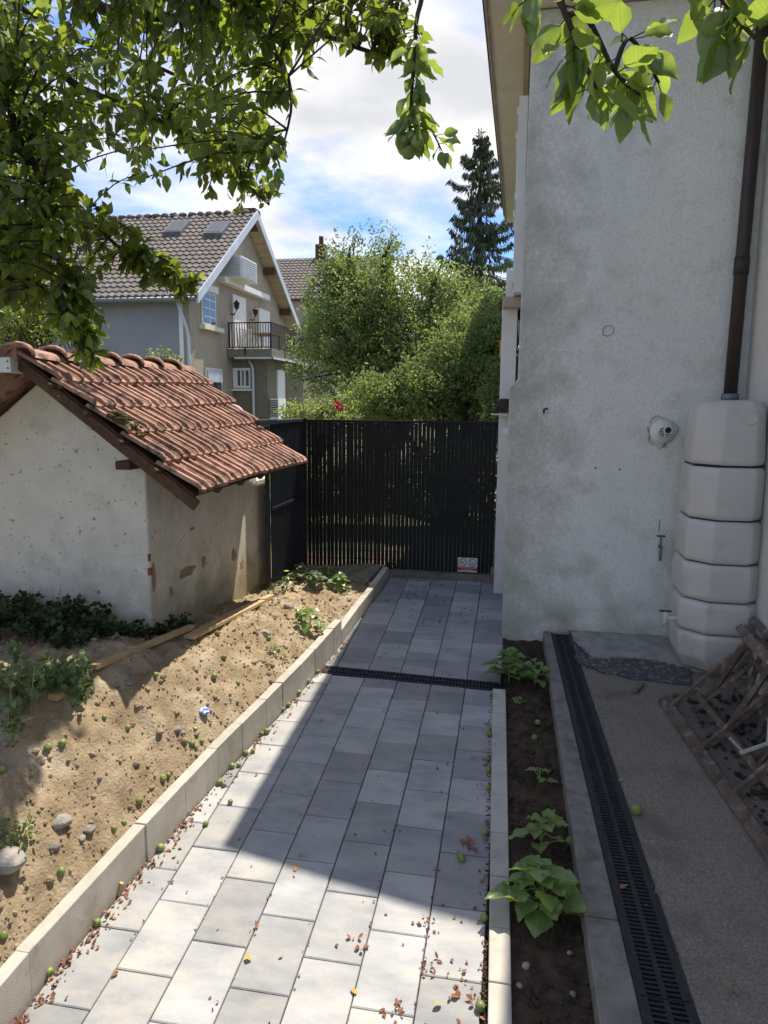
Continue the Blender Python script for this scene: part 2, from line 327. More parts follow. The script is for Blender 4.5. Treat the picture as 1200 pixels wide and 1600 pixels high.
# ------------------------------------------------------------------ ground, ramp and banks
KERB = [(1.2, -2.19), (2.5, -2.10), (3.36, -2.0), (4.1, -1.905), (4.73, -1.80), (5.3, -1.71), (6.18, -1.60), (6.73, -1.565), (7.4, -1.505), (8.0, -1.47)]   # back edge of the left kerb
def kerbX(Y): return interp(KERB, Y)
def kerbH(Y): return .22 if Y < 6.2 else .125
def soilz(X, Y):
    k = kerbX(Y); zk = SL * Y + kerbH(Y) - .035
    zt = interp([(0, 1.15), (2.8, 1.22), (3.3, 1.33), (4.1, 1.34), (4.6, 1.23), (4.9, 1.18), (6.9, .99), (8.1, .97), (9, .97)], Y)
    run = max(.66, abs(zt - zk) / 1.0)
    t = min(1, max(0, (k - X) / run)); t2 = 1 - (1 - t) ** 1.35
    z = lerp(zk, zt, t2)
    return z + .035 * fb(X, Y, 0, 2.4) + .028 * fb(X, Y, 5, 8) * (1 if k - X > .05 else .3) + .02 * fb(X, Y, 9, 19) * (1 if k - X > .05 else .3)
def soilhit(px, py):
    r = ray(px, py).normalized(); a = 1.5
    while a < 14:
        p = CAM + r * a
        if p.z < soilz(p.x, p.y): break
        a += .01
    return CAM + r * a
b = MB()
ys = [-400, -30, -2.5, 8.3, 14, 30, 120, 900]; xs = [-600, -60, -12, 12, 60, 600]
for y in ys:
    for x in xs: b.v.append(V((x, y, -.16 + SL * min(8.3, max(-2.5, y)) + (.09 if y > 8 else 0))))
for i in range(len(ys) - 1):
    for j in range(5): a = i * 6 + j; b.f.append((a, a + 1, a + 7, a + 6))
struct('ground', b, 'ground')
b = MB(); nx, ny = 170, 260
for i in range(ny + 1):
    Y = lerp(.6, 8.9, i / ny); k = kerbX(min(Y, 8.0))
    for j in range(nx + 1):
        t = j / nx; X = k + .01 - (t ** 1.25) * 4.2; b.v.append(V((X, Y, soilz(X, Y))))
for i in range(ny):
    for j in range(nx): a = i * (nx + 1) + j; b.f.append((a, a + nx + 1, a + nx + 2, a + 1))
bank = struct('soil_bank', b, 'soil', smooth=True)

# path bedding and pavers
YEND = 7.93
b = MB()
for y in (.8, 2.5, 3.4, 4.7, 6.2, YEND): b.v += [V((kerbX(y) + .03, y, SL * y - .022)), V((.02, y, SL * y - .022))]
for i in range(5): b.f.append((2 * i, 2 * i + 1, 2 * i + 3, 2 * i + 2))
path = struct('path', b, 'bedding')
PW, PL, TH = .277, .392, .06
ROW = [(-3, 1.16), (-2, 1.61), (-1, 2.06), (0, 2.5), (1, 2.916), (2, 3.322), (3, 3.70), (4, 4.045), (5, 4.377), (6, 4.69), (7, 4.995), (8, 5.29), (9, 5.58), (20, 8.5)]
def drainY(X): return 5.60 - .05 * (X + .14)
def clip(poly, f):
    o = []
    for i in range(len(poly)):
        p, q = poly[i], poly[(i + 1) % len(poly)]; a, c = f(p), f(q)
        if a >= 0: o.append(p)
        if (a >= 0) != (c >= 0): t = a / (a - c); o.append((p[0] + (q[0] - p[0]) * t, p[1] + (q[1] - p[1]) * t))
    return o
def paver_mesh(poly, name='paver'):
    cx = sum(p[0] for p in poly) / len(poly); cy = sum(p[1] for p in poly) / len(poly); n = len(poly)
    m = MB(); rings = [(.0, -TH), (.0, -.004), (.0045, 0)]
    for ins, z in rings:
        for p in poly:
            d = V((p[0] - cx, p[1] - cy)); k = 1 - ins / max(d.length, .02) * 1.3
            x, y = d.x * k, d.y * k; m.v.append(V((x, y, z + SL * y)))
    for i in range(2):
        for j in range(n): m.f.append((i * n + j, i * n + (j + 1) % n, (i + 1) * n + (j + 1) % n, (i + 1) * n + j))
    m.f.append(tuple(2 * n + j for j in range(n)))
    me = m.mesh(name); me.materials.append(M['paver']); return me, cx, cy
g = .0028
FULL = {}
for c in range(9):
    x1 = -.078 - PW * c; x0 = x1 - PW
    for r in range(-3, 20):
        k_ = r + (.5 if c % 2 else 0); y0 = interp(ROW, k_); y1 = interp(ROW, k_ + 1)
        base = [(x0 + g, y0 + g), (x1 - g, y0 + g), (x1 - g, y1 - g), (x0 + g, y1 - g)]
        for side in (-1, 1):
            q = clip(base, lambda p: (drainY(p[0]) - .072 - p[1]) if side < 0 else (p[1] - drainY(p[0]) - .072))
            if len(q) < 3: continue
            q = clip(q, lambda p: p[0] - (kerbX(p[1]) + .078)); q = clip(q, lambda p: YEND - p[1]) if len(q) > 2 else q
            q = clip(q, lambda p: p[1] - .9) if len(q) > 2 else q
            if len(q) < 3: continue
            ar = abs(sum(q[i][0] * q[(i + 1) % len(q)][1] - q[(i + 1) % len(q)][0] * q[i][1] for i in range(len(q)))) / 2
            if ar < .004: continue
            if ar > (PW - 2 * g) * (y1 - y0 - 2 * g) * .999:
                if (k_) not in FULL: FULL[k_] = paver_mesh([(g, g), (PW - g, g), (PW - g, y1 - y0 - g), (g, y1 - y0 - g)])[0]
                me, cx, cy = FULL[k_], (x0 + x1) / 2, (y0 + y1) / 2
            else: me, cx, cy = paver_mesh(q)
            dz = R.uniform(-.0015, .0015)
            piece('paver', me, (cx, cy, SL * cy + dz), path, (R.uniform(-.003, .003), R.uniform(-.004, .004), 0))

# left kerb, stones one by one
kerb = tag(empty('kerb', (-1.9, 3.4, .3)), kind='structure')
kj = [.7, 1.6, 2.513, 3.357, 3.734, 4.095, 4.401, 4.734, 4.98, 5.289, 5.569, 5.787, 5.992, 6.19, 6.75, 7.3, 7.92]
for i, (a, c) in enumerate(zip(kj, kj[1:])):
    h = kerbH((a + c) / 2); jx = R.uniform(-.004, .004); jz = R.uniform(-.004, .004); a2, c2 = a + .001, c - .001
    pts = [(kerbX(a2), a2), (kerbX(a2) + .068, a2), (kerbX(c2) + .068, c2), (kerbX(c2), c2)]
    b = MB().hexa([(x + jx, y, SL * y - .1) for x, y in pts], [(x + jx, y, SL * y + h + jz) for x, y in pts])
    obj('kerb_stone', b, 'kerb', kerb, bevel=.004)
# low right kerb
kr = tag(empty('kerb', (0, 3.5, .3)), kind='structure')
kj = [.9, 1.9, 2.45, 2.9, 3.2, 3.53, 3.86, 4.2, 4.55, 4.95, 5.5]
for a, c in zip(kj, kj[1:]):
    a2, c2 = a + .002, c - .002
    X = lambda y: -.046 - .0333 * (y - 2.73)
    pts = [(X(a2), a2), (X(a2) + .1, a2), (X(c2) + .1, c2), (X(c2), c2)]; jz = R.uniform(-.004, .004)
    obj('kerb_stone', MB().hexa([(x, y, SL * y - .12) for x, y in pts], [(x, y, SL * y + .035 + jz) for x, y in pts]), 'kerb', kr, bevel=.006)
# terrace kerb, terrace and its planting strip
DL = lambda y: .585 - .0625 * (y - 2.73)      # drain: left and right edges
DR = lambda y: .785 - .079 * (y - 2.73)
TK = lambda y: .40 - .0345 * (y - 2.7) - (.0 if y > 2.5 else 0)       # left edge of the terrace kerb
tk = tag(empty('kerb', (.35, 4, .4)), kind='structure')
kj = [.8, 2.05, 3.24, 4.72, 6.45]
for a, c in zip(kj, kj[1:]):
    a2, c2 = a + .003, c - .003
    pts = [(TK(a2), a2), (DL(a2) - .015, a2), (DL(c2) - .015, c2), (TK(c2), c2)]
    obj('kerb_stone', MB().hexa([(x, y, SL * y - .12) for x, y in pts], [(x, y, SL * y + .12) for x, y in pts]), 'kerb_old', tk, bevel=.008)

b = MB()
rows = []
for i in range(41):
    y = lerp(.5, 6.5, i / 40)
    for j in range(25):
        x = lerp(DR(y) + .004, 1.86, j / 24); b.v.append(V((x, y, SL * y + .118 + .004 * fb(x, y, 2, 3) + .003 * fb(x, y, 2, 11))))
for i in range(40):
    for j in range(24): a = i * 25 + j; b.f.append((a, a + 1, a + 26, a + 25))
struct('terrace', b, 'terrace', smooth=True)
b = MB()
for y in (.5, 6.5): b.v += [V((TK(y) + .05, y, SL * y + .03)), V((2.0, y, SL * y + .03))]
b.f.append((0, 1, 3, 2)); struct('terrace_base', b, 'concrete')
# cement screed and worn tar strip along the house foot
def sheet(name, m, poly, dz, rag=.0, sub=9):
    bb = MB(); n = len(poly); pts = []
    for i in range(n):
        p, q = V(poly[i]), V(poly[(i + 1) % n])
        for k in range(sub):
            c = p.lerp(q, k / sub); c += V((R.uniform(-rag, rag), R.uniform(-rag, rag))); pts.append(c)
    bb.prism([(p.x, p.y, SL * p.y + dz - .012) for p in pts], (0, 0, .012)); return struct(name, bb, m)
sheet('screed', 'screed', [(.56, 5.98), (1.84, 5.80), (1.84, 6.47), (.52, 6.47)], .131, .008)
sheet('tar_strip', 'tar', [(.53, 5.85), (.7, 5.72), (.95, 5.64), (1.35, 5.60), (1.4, 5.86), (1.1, 5.99), (.82, 5.98), (.68, 5.9), (.58, 6.12), (.51, 6.25)], .137, .012, 14)
# soil of the planting strip
b = MB()
for i in range(101):
    y = lerp(.8, 6.5, i / 100); x0 = .04 - .0333 * (y - 2.73); x1 = TK(y) + .03
    for j in range(15):
        x = lerp(x0, x1, j / 14); b.v.append(V((x, y, SL * y + .0 + .016 * fb(x, y, 1, 5) + .014 * fb(x, y, 3, 16))))
for i in range(100):
    for j in range(14): a = i * 15 + j; b.f.append((a, a + 1, a + 16, a + 15))
struct('planting_strip', b, 'soil_dark', smooth=True)

# ------------------------------------------------------------------ channel drains
def grate(P, n, parent, wide):
    """a cast grate with two rows of slots; P(u,v) gives the plan position, u across 0..1, v along 0..1"""
    m = MB(); h = .008
    def bx(u0, u1, v0, v1, dz=0):
        q = [P(u0, v0), P(u1, v0), P(u1, v1), P(u0, v1)]
        m.hexa([V((x, y, z - .02)) for x, y, z in q], [V((x, y, z + dz)) for x, y, z in q])
    for u0, u1 in ((0, .14), (.44, .56), (.86, 1)): bx(u0, u1, 0, 1)
    for i in range(n + 1):
        v0 = max(0, (i - .22) / n); v1 = min(1, (i + .22) / n)
        bx(.14, .44, v0, v1, -.001); bx(.56, .86, v0, v1, -.001)
    return obj('grate', m, 'plastic_black', parent)
dr = empty('channel_drain', (.6, 4.5, .6), 'long black slotted drain channel between terrace kerb and concrete', 'drain')
b = MB()
for i in range(13):
    y = lerp(.8, 6.42, i / 12); b.v += [V((DL(y) - .012, y, SL * y + .06)), V((DR(y) + .008, y, SL * y + .06))]
for i in range(12): b.f.append((2 * i, 2 * i + 1, 2 * i + 3, 2 * i + 2))
obj('channel', b, 'ink', dr)
for e0, e1 in ((-.02, 0.0), (1.0, 1.012)):
    b = MB()
    for i in range(13):
        y = lerp(.8, 6.42, i / 12); a = DL(y) if e0 < 0 else DR(y)
        s_ = -.014 if e0 < 0 else .0005
        b.v += [V((a + s_, y, SL * y + .123)), V((a + s_ + .0135, y, SL * y + .123)), V((a + s_ + .0135, y, SL * y + .04)), V((a + s_, y, SL * y + .04))]
    for i in range(12):
        for j in range(4): a = 4 * i + j; c = 4 * i + (j + 1) % 4; b.f.append((a, c, c + 4, a + 4))
    obj('rim', b, 'plastic_black', dr)
gj = [.85, 1.85, 2.85, 3.85, 4.85, 5.62, 6.4]
for a, c in zip(gj, gj[1:]):
    def P(u, v, a=a, c=c): y = lerp(a + .003, c - .003, v); return (lerp(DL(y), DR(y), u), y, SL * y + .122)
    grate(P, int((c - a) / .0235), dr, True)
cdn = empty('channel_drain', (-.85, 5.63, .66), 'black slotted drain channel laid across the grey paved path', 'drain')
xa, xb = -1.52, -.085
b = MB(); b.v += [V((xa, drainY(xa) - .075, SL * 5.6 - .05)), V((xb, drainY(xb) - .075, SL * 5.6 - .05)), V((xb, drainY(xb) + .075, SL * 5.6 - .045)), V((xa, drainY(xa) + .075, SL * 5.6 - .045))]; b.f.append((0, 1, 2, 3))
obj('channel', b, 'ink', cdn)
for a, c in ((xa, -.8), (-.8, xb)):
    def P(u, v, a=a, c=c):
        x = lerp(a + .002, c - .002, v); y = drainY(x) + lerp(-.066, .066, u); return (x, y, SL * y + .001)
    grate(P, 26, cdn, False)

# ------------------------------------------------------------------ the white house on the right
HW = 6.5
house = empty('white_house', (.9, HW, .7), 'white rough rendered house with brown downpipe beside the paved path', 'house')
hx = lambda x, y: x - .006 * (y - HW)
def hprism(poly, y0, y1): return MB().hexa([], []) if 0 else None
b = MB(); pr = [(-.1, 0), (-.1, 3.06), (-.03, 3.12), (-.012, 6.07), (1.9, 6.07), (1.9, 0)]; n = len(pr)
for y in (HW, 13.3): b.v += [V((hx(x, y), y, z)) for x, z in pr]
b.f += [tuple(range(n)), tuple(range(2 * n - 1, n - 1, -1))] + [((i + 1) % n, i, n + i, n + (i + 1) % n) for i in range(n)]
obj('wall', b, 'house', house, bevel=.012)
obj('wing_wall', MB().box((1.82, -2.0, -.4), (2.1, HW - .003, 6.07)), 'wing', house, bevel=.01)
# white side return, set proud of the corner
b = MB()
for (x0, x1, y0, y1, z0, z1) in ((-.215, -.06, 7.62, 8.6, .7, 3.95), (-.185, -.0, 7.62, 13.2, 3.96, 4.25)):
    b.box((x0, y0, z0), (x1, y1, z1))
obj('side_return', b, 'white', house, bevel=.006)
obj('sill', MB().box((-.21, 7.45, 3.86), (-.03, 8.65, 3.96)), 'fascia', house, bevel=.005)
for i in range(2):
    b = MB(); y0 = 7.25 + i * .62; b.box((-.105 - .02 * i, y0, 3.97), (-.024, y0 + .58, 5.72))
    s_ = obj('shutter', b, 'white', house, bevel=.004)
    for z in (4.1, 4.85, 5.6): obj('batten', MB().box((-.125 - .02 * i, y0 + .02, z - .03), (-.1055 - .02 * i, y0 + .56, z + .03)), 'white', s_)
# eaves, roof, wing roof
E0, E1, EZ = 6.17, 13.5, 6.08; ex = lambda y: -.395 + .002 * (y - 6.3)
b = MB().hexa([(ex(E0) + .02, E0, EZ), (2, E0, EZ), (2, E1, EZ), (ex(E1) + .02, E1, EZ)], [(ex(E0) + .02, E0, EZ + .03), (2, E0, EZ + .03), (2, E1, EZ + .03), (ex(E1) + .02, E1, EZ + .03)])
obj('soffit', b, 'soffit', house)
b = MB().hexa([(ex(E0), E0 - .01, EZ - .02), (ex(E0) + .019, E0 - .01, EZ - .02), (ex(E1) + .019, E1, EZ - .02), (ex(E1), E1, EZ - .02)], [(ex(E0), E0 - .01, EZ + .13), (ex(E0) + .019, E0 - .01, EZ + .13), (ex(E1) + .019, E1, EZ + .13), (ex(E1), E1, EZ + .13)])
fa = obj('fascia', b, 'fascia', house)
b = MB(); b.bar((ex(E0) + .03, E0, EZ - .006), (ex(E1) + .03, E1, EZ - .006), .012, .02); obj('trim', b, 'fascia', fa)
b = MB(); b.bar((hx(-.05, E0 + .35), E0 + .36, EZ - .012), (hx(-.05, E1), E1, EZ - .012), .05, .03); obj('wall_plate', b, 'fascia', fa)
m_ = .40
b = MB().hexa([(ex(E0) - .03, E0 - .03, EZ + .10), (4.6, E0 - .03, EZ + .10 + 5 * m_), (4.6, E1, EZ + .1 + 5 * m_), (ex(E1) - .03, E1, EZ + .1)], [(ex(E0) - .03, E0 - .03, EZ + .16), (4.6, E0 - .03, EZ + .16 + 5 * m_), (4.6, E1, EZ + .16 + 5 * m_), (ex(E1) - .03, E1, EZ + .16)])
rf = obj('roof', b, 'far_tile', house)
b = MB().prism([(ex(E0) + .02, E0 + .01, EZ + .031), (4.6, E0 + .01, EZ + .031), (4.6, E0 + .01, EZ + .09 + 4.95 * m_), (ex(E0) + .05, E0 + .01, EZ + .1)], (0, .03, 0)); obj('gable_board', b, 'fascia', rf)
b = MB().hexa([(1.17, -2.4, EZ + .06), (4.6, -2.4, EZ + 1.36), (4.6, E0 - .034, EZ + 1.36), (1.17, E0 - .034, EZ + .06)], [(1.17, -2.4, EZ + .15), (4.6, -2.4, EZ + 1.45), (4.6, E0 - .034, EZ + 1.45), (1.17, E0 - .034, EZ + .15)])
obj('roof', b, 'far_tile', house)
# downpipe
pb, pm, pt = atY(1141, 622, 6.43), atY(1158, 410, 6.43), atY(1193, 60, 6.43)
pbv = V((1.685, 6.42, 2.98)); ptv = V((1.72, 6.42, 6.05))
dp = obj('downpipe', MB().tube([pbv, pbv.lerp(ptv, .45), ptv], .052, 16), 'pipe_brown', house, smooth=True)
b = MB().tube([pbv.lerp(ptv, .315), pbv.lerp(ptv, .36)], .058, 16); obj('pipe_joint', b, 'pipe_brown', dp, smooth=True)
obj('pipe_collar', MB().tube([pbv - V((0, 0, .03)), pbv + V((0, 0, .03))], .068, 16), 'grey_metal', dp, smooth=True)
# boiler flue with a torn render patch round it
fc = V((1.185, HW, 2.69))
b = MB(); pts = []
for i in range(22):
    t = 2 * math.pi * i / 22; r = .118 + .014 * math.sin(3 * t + 1) + .008 * math.sin(7 * t) + R.uniform(-.005, .005); pts.append((fc.x + math.cos(t) * r, HW - .004, fc.z + math.sin(t) * r * 1.08))
b.prism(pts, (0, .01, 0)); pa = obj('mortar_patch', b, 'wing', house)
b = MB()
for i in range(22):
    if i in (3, 9, 15): obj('crack', b, 'bare', pa); b = MB(); continue
    p, q = V(pts[i]), V(pts[(i + 1) % 22]); b.bar(p + V((0, -.001, 0)), q + V((0, -.001, 0)), .006, .004 + .02 * R.random() * (i in (10, 11, 12, 17)))
obj('crack', b, 'bare', pa)
fl = obj('flue', MB().lathe(fc, (0, -1, 0), [(.098, 0), (.098, .012), (.085, .022), (.062, .03), (.055, .035), (.055, .13), (.05, .135)], 28), 'plastic_white', house, smooth=False)
b = MB().lathe(fc + V((0, -.1355, 0)), (0, -1, 0), [(.046, 0), (.046, .002)], 24); obj('flue_mouth', b, 'ink', fl)
b = MB()
for i in range(-3, 4):
    z = i * .013; w_ = math.sqrt(max(0, .047 ** 2 - z * z)); b.box((fc.x - w_, HW - .142, fc.z + z - .0025), (fc.x + w_, HW - .1378, fc.z + z + .0025))
b.box((fc.x - .003, HW - .1425, fc.z - .045), (fc.x + .003, HW - .1379, fc.z + .045))
obj('flue_grille', b, 'plastic_white', fl)
b = MB().lathe(fc + V((.02, -.138, .018)), (0, -1, 0), [(.033, 0), (.033, .045), (.027, .045), (.027, .01)], 20); obj('inner_flue', b, 'plastic_white', fl)
b = MB().lathe(fc + V((.02, -.16, .018)), (0, -1, 0), [(.026, 0), (.026, .002)], 20); obj('flue_mouth', b, 'ink', fl)
# old plugged hole, hook, screw holes
b = MB(); c = V((.703, HW - .002, 3.53)); P_ = [(c + V((math.cos(t) * .05 * k, 0, math.sin(t) * .045 * k))) for t, k in [(2 * math.pi * i / 11, R.uniform(.8, 1.15)) for i in range(11)]]
for i in range(11): b.bar(P_[i], P_[(i + 1) % 11], .004, .005)
obj('crack', b, 'concrete', house)
b = MB(); h_ = V((.205, HW, 2.87)); b.tube([h_, h_ + V((0, -.04, 0)), h_ + V((.03, -.045, .01))], .007, 6); b.tube([h_ + V((-.005, -.02, 0)), h_ + V((-.004, -.03, -.035))], .009, 6); obj('hook', b, 'iron', house)
for x, z in ((.66, 2.37), (.86, 2.36)): obj('screw_hole', MB().lathe((x, HW - .0005, z), (0, -1, 0), [(.008, 0), (.008, .003)], 8), 'ink', house)
# garden tap on the wall
tp = V((1.225, HW, 1.70)); b = MB(); b.tube([tp, tp + V((0, -.07, 0)), tp + V((0, -.075, -.03)), tp + V((0, -.075, -.11))], [.014, .014, .016, .011], 8); b.tube([tp + V((0, -.05, 0)), tp + V((0, -.05, .1))], .008, 8)
tap = obj('tap', b, 'grey_metal', house, smooth=True)
b = MB(); b.bar(tp + V((-.035, -.05, .1)), tp + V((.035, -.05, .1)), .012, .012); obj('tap_handle', b, 'iron', tap)
b = MB(); b.box((1.21, HW - .003, 1.83), (1.22, HW + .002, 1.93)); obj('rust_streak', b, 'bare', tap)
# wall lamp, bell and orange plate on the side wall
lp = atY(786, 634, 7.5); b = MB()
b.hexa([lp + V(q) for q in ((-.1, -.07, -.07), (.06, -.07, -.07), (.06, .1, -.07), (-.1, .1, -.07))], [lp + V(q) for q in ((-.03, -.05, .07), (.06, -.05, .07), (.06, .08, .07), (-.03, .08, .07))])
lm = obj('wall_lamp', b, 'iron', house, bevel=.008)
b = MB(); b.bar(lp + V((.04, 0, 0)), lp + V((.16, .02, 0)), .04, .05); obj('lamp_bracket', b, 'iron', lm)
b = MB(); b.bar(lp + V((-.115, -.08, -.085)), lp + V((.05, -.08, -.09)), .012, .012); obj('lamp_rim', b, 'plastic_white', lm)
bl = atY(789, 675, 7.6); obj('bell', MB().lathe(bl + V((.05, 0, 0)), (-1, -.3, 0), [(.055, 0), (.055, .03), (.03, .06)], 14), 'plastic_white', house)
op = atY(789, 545, 8.7); pp = MB().box((op.x - .06, op.y, op.z - .1), (op.x + .03, op.y + .05, op.z + .1)); ob_ = obj('alarm_box', pp, 'orange', house, bevel=.006)
b = MB().tube([(op.x + .06, op.y - .1, 2.75), (op.x + .06, op.y - .1, 4.1)], .025, 8); obj('cable_pipe', b, 'iron', house, smooth=True)

# ------------------------------------------------------------------ rain tank: six stacked segments
tcx, tcy = 1.56, 5.98
tank = empty('rain_tank', (tcx, tcy, .84), 'tall beige plastic rain tank of six stacked segments in the house corner', 'rain tank')
def octring(cx, cy, hw, ch, z):
    return [V((cx + x, cy + y, z)) for x, y in ((-hw + ch, -hw), (hw - ch * .55, -hw), (hw, -hw + ch * .55), (hw, hw), (-hw, hw), (-hw, -hw + ch))]
zs = [.84, 1.165, 1.42, 1.715, 2.05, 2.46, 2.955]
for i in range(6):
    z0, z1 = zs[i] + .003, zs[i + 1] - .003; b = MB(); hw0 = hw1 = [.275, .28, .272, .265, .258, .252][i]
    if i == 0: hw0 = .215
    rings = [(hw0 - .02, z0), (hw0, z0 + .03)] + ([(hw0 + .045, z0 + .12)] if i == 0 else []) + [(hw1, z1 - .03), (hw1 - .018, z1)]
    if i == 5: rings = [(hw0 - .018, z0), (hw0, z0 + .03), (hw1 - .018, z1 - .07), (hw1 - .045, z1 - .015), (hw1 - .075, z1)]
    for hw, z in rings: b.v += octring(tcx, tcy, hw, .16, z)
    for k in range(len(rings) - 1):
        for j in range(6): b.f.append((k * 6 + j, k * 6 + (j + 1) % 6, (k + 1) * 6 + (j + 1) % 6, (k + 1) * 6 + j))
    b.f += [tuple(range(5, -1, -1)), tuple((len(rings) - 1) * 6 + j for j in range(6))]
    sg = obj('tank_segment', b, 'tank', tank, bevel=.02); sg.modifiers[0].segments = 4; sg.modifiers[0].limit_method = 'ANGLE'; sg.modifiers[0].angle_limit = math.radians(25)
    for p in sg.data.polygons: p.use_smooth = True
    if i == 5:
        b = MB().lathe((tcx + .1, tcy - hw0 + .013, z1 - .13), (0, -1, 0), [(.052, 0), (.052, .006), (.046, .008), (.043, .004)], 24); obj('plug', b, 'tank', sg)
b = MB()
for a in zs[1:-1]:
    b = MB().prism(octring(tcx, tcy, .235, .15, a - .012), (0, 0, .024)); obj('joint_core', b, 'ink', tank)
q = V((tcx - .27, tcy - .05, 1.23)); b = MB().tube([q + V((.06, 0, 0)), q + V((-.09, -.01, 0))], .018, 10); b.tube([q + V((-.09, -.01, .05)), q + V((-.09, -.01, -.07))], .02, 10)
tt = obj('tap', b, 'wing', tank, smooth=True); b = MB(); b.bar(q + V((-.14, -.01, .055)), q + V((-.05, -.01, .055)), .02, .012); obj('tap_handle', b, 'pipe_brown', tt)

# ------------------------------------------------------------------ old wooden frames heaped by the wall
TZ = lambda y: SL * y + .122
fr = empty('wooden_frame', (1.25, 4.5, .7), 'old brown wooden ladder frame lying against wall by rain tank', 'ladder')
A0, A1 = V((1.10, 5.33, TZ(5.33) + .03)), V((1.40, 3.55, TZ(3.55) + .03))
nrm = V((.62, .12, .55)).normalized()
def rail(parent, p, q, w_, h_, m='wood_old', name='rail'): return obj(name, MB().bar(p, q, w_, h_, nrm), m, parent, bevel=.004)
rail(fr, A0, A1, .028, .075); offs = V((.52, .10, .50))
rail(fr, A0 + offs + V((.0, -.12, 0)), A1 + offs, .028, .07)
rail(fr, A0 + offs * .30 + V((.03, -.1, -.05)), A1 + offs * .3, .025, .045)
for t in (.08, .37, .62, .86):
    p = A0.lerp(A1, t) + nrm * .012; rail(fr, p, p + offs * 1.02, .03, .045, name='rung')
f2 = empty('wooden_frame', (1.5, 4.8, .75), 'second weathered wooden frame, leaning behind the brown ladder frame', 'ladder')
B0 = A0 + V((.24, -.14, .02)); B1 = A1 + V((.26, .2, .03)); of2 = V((.34, .24, .42))
for k, t in enumerate((0, .22, .48, .74)):
    p = B0.lerp(B1, t); obj('rung', MB().bar(p, p + of2 * R.uniform(.9, 1.1), .028, .04, nrm), 'wood_old', f2, bevel=.004)
obj('rail', MB().bar(B0 + of2 * .05 + V((0, .1, 0)), B1 + of2 * .05, .025, .04, nrm), 'wood_old', f2, bevel=.004)
obj('rail', MB().bar(B0 + of2 * .97 + V((.0, .22, .05)), B1 + of2 * .97, .03, .06, nrm), 'wood_old', f2, bevel=.004)
obj('rail', MB().bar(B0 + of2 * .7 + V((.12, .28, .16)), B1 + of2 * .8 + V((.1, 0, .1)), .03, .06, nrm), 'wood_old', f2, bevel=.004)
f3 = empty('wooden_frame', (1.6, 4.6, .8), 'third grey wooden frame, hindmost of the heap against the wall', 'ladder')
C0 = A0 + V((.42, .05, .03)); C1 = A1 + V((.40, .1, .03)); of3 = V((.24, .34, .50))
for k, t in enumerate((.05, .16, .30, .42, .55, .68, .80, .92)):
    p = C0.lerp(C1, t); obj('slat', MB().bar(p, p + of3 * R.uniform(.75, 1.0), .022, .035, nrm), 'wood_old', f3, bevel=.003)
for k in (.2, .55, .95): obj('rail', MB().bar(C0 + of3 * k + V((.02, 0, .02)), C1 + of3 * k + V((.02, 0, .02)), .025, .05, nrm), 'wood_old', f3, bevel=.003)
for k in range(5):
    p = A0.lerp(A1, .12 + k * .17) + V((.12 + .04 * k, .0, .02)); obj('rung', MB().bar(p, p + V((.42, .16 + .05 * (k % 2), .34)), .024, .03, nrm), 'wood_old', f2, bevel=.003)
wb = empty('metal_bracket', (1.38, 4.3, .8), 'small white painted bracket resting on the old wooden frames', 'bracket')
q = V((1.37, 4.42, TZ(4.4) + .19)); obj('arm', MB().bar(q, q + V((.34, -.04, .2)), .016, .02), 'bracket', wb, bevel=.003)
obj('plate', MB().bar(q + V((.03, 0, 0)), q + V((-.05, .045, .075)), .02, .01), 'bracket', wb, bevel=.002)
obj('brace', MB().bar(q + V((.14, -.02, .085)), q + V((.16, .05, .22)), .01, .01), 'bracket', wb)
b = MB()
for i in range(260):
    x, y = R.uniform(1.35, 1.80), R.uniform(3.4, 5.5); b.rock((x + .1 * (4.5 - y), y, TZ(y) + .008), R.uniform(.006, .028), R, .4)
tag(obj('rubble', b, 'soil_dark'), 'dark rubble and crumbs under the heaped wooden frames', 'rubble', kind='stuff')
for i, (p, q, lab) in enumerate((((.915, 5.42), (.985, 5.56), 'short wooden offcut lying on terrace near the tar strip'), ((1.18, 5.42), (1.36, 5.36), 'thin broken lath on terrace in front of the rain tank'))):
    tag(obj('wood_offcut', MB().bar((p[0], p[1], TZ(p[1]) + .016), (q[0], q[1], TZ(q[1]) + .016), .04, .02), 'wood_old', bevel=.003), lab, 'wood scrap')

# ------------------------------------------------------------------ fences
FY = 8.06; fz0, fz1 = 1.0, 2.725; fxl, fxr = -2.44, -.215
fn = empty('slat_fence', (-1.3, FY, .95), 'black slatted fence panel closing the end of the path', 'fence')
sl = MB().box((-.0206, -.004, 0), (.0206, .004, fz1 - fz0 - .03)).mesh('slat'); sl.materials.append(M['fence'])
ns = 47; x0 = fxl + .06
for i in range(ns):
    x = x0 + (fxr - .05 - x0) * i / (ns - 1) + R.uniform(-.0012, .0012)
    piece('slat', sl, (x, FY, fz0 + R.uniform(-.004, .006)), fn, (0, R.uniform(-.0012, .0012), R.uniform(-.05, .05)))
b = MB(); b.box((fxl + .03, FY - .025, fz1 - .028), (fxr, FY + .025, fz1)); obj('top_rail', b, 'fence', fn, bevel=.004)
for z in [fz0 + .02 + .1 * q for q in range(17)]:
    obj('wire_rail', MB().box((fxl + .03, FY + .0062, z - .0035), (fxr, FY + .0132, z + .0035)), 'fence', fn)
obj('post', MB().box((fxl - .03, FY - .03, .85), (fxl + .029, FY + .03, fz1 + .015)), 'fence', fn, bevel=.005)
obj('post', MB().box((fxr + .001, FY - .03, .85), (fxr + .05, FY + .03, fz1 - .02)), 'fence', fn, bevel=.005)
fs = empty('slat_fence', (-2.456, 7.3, 1.0), 'dark grey ribbed fence panel between the shed and the corner post', 'fence')
SX = -2.456
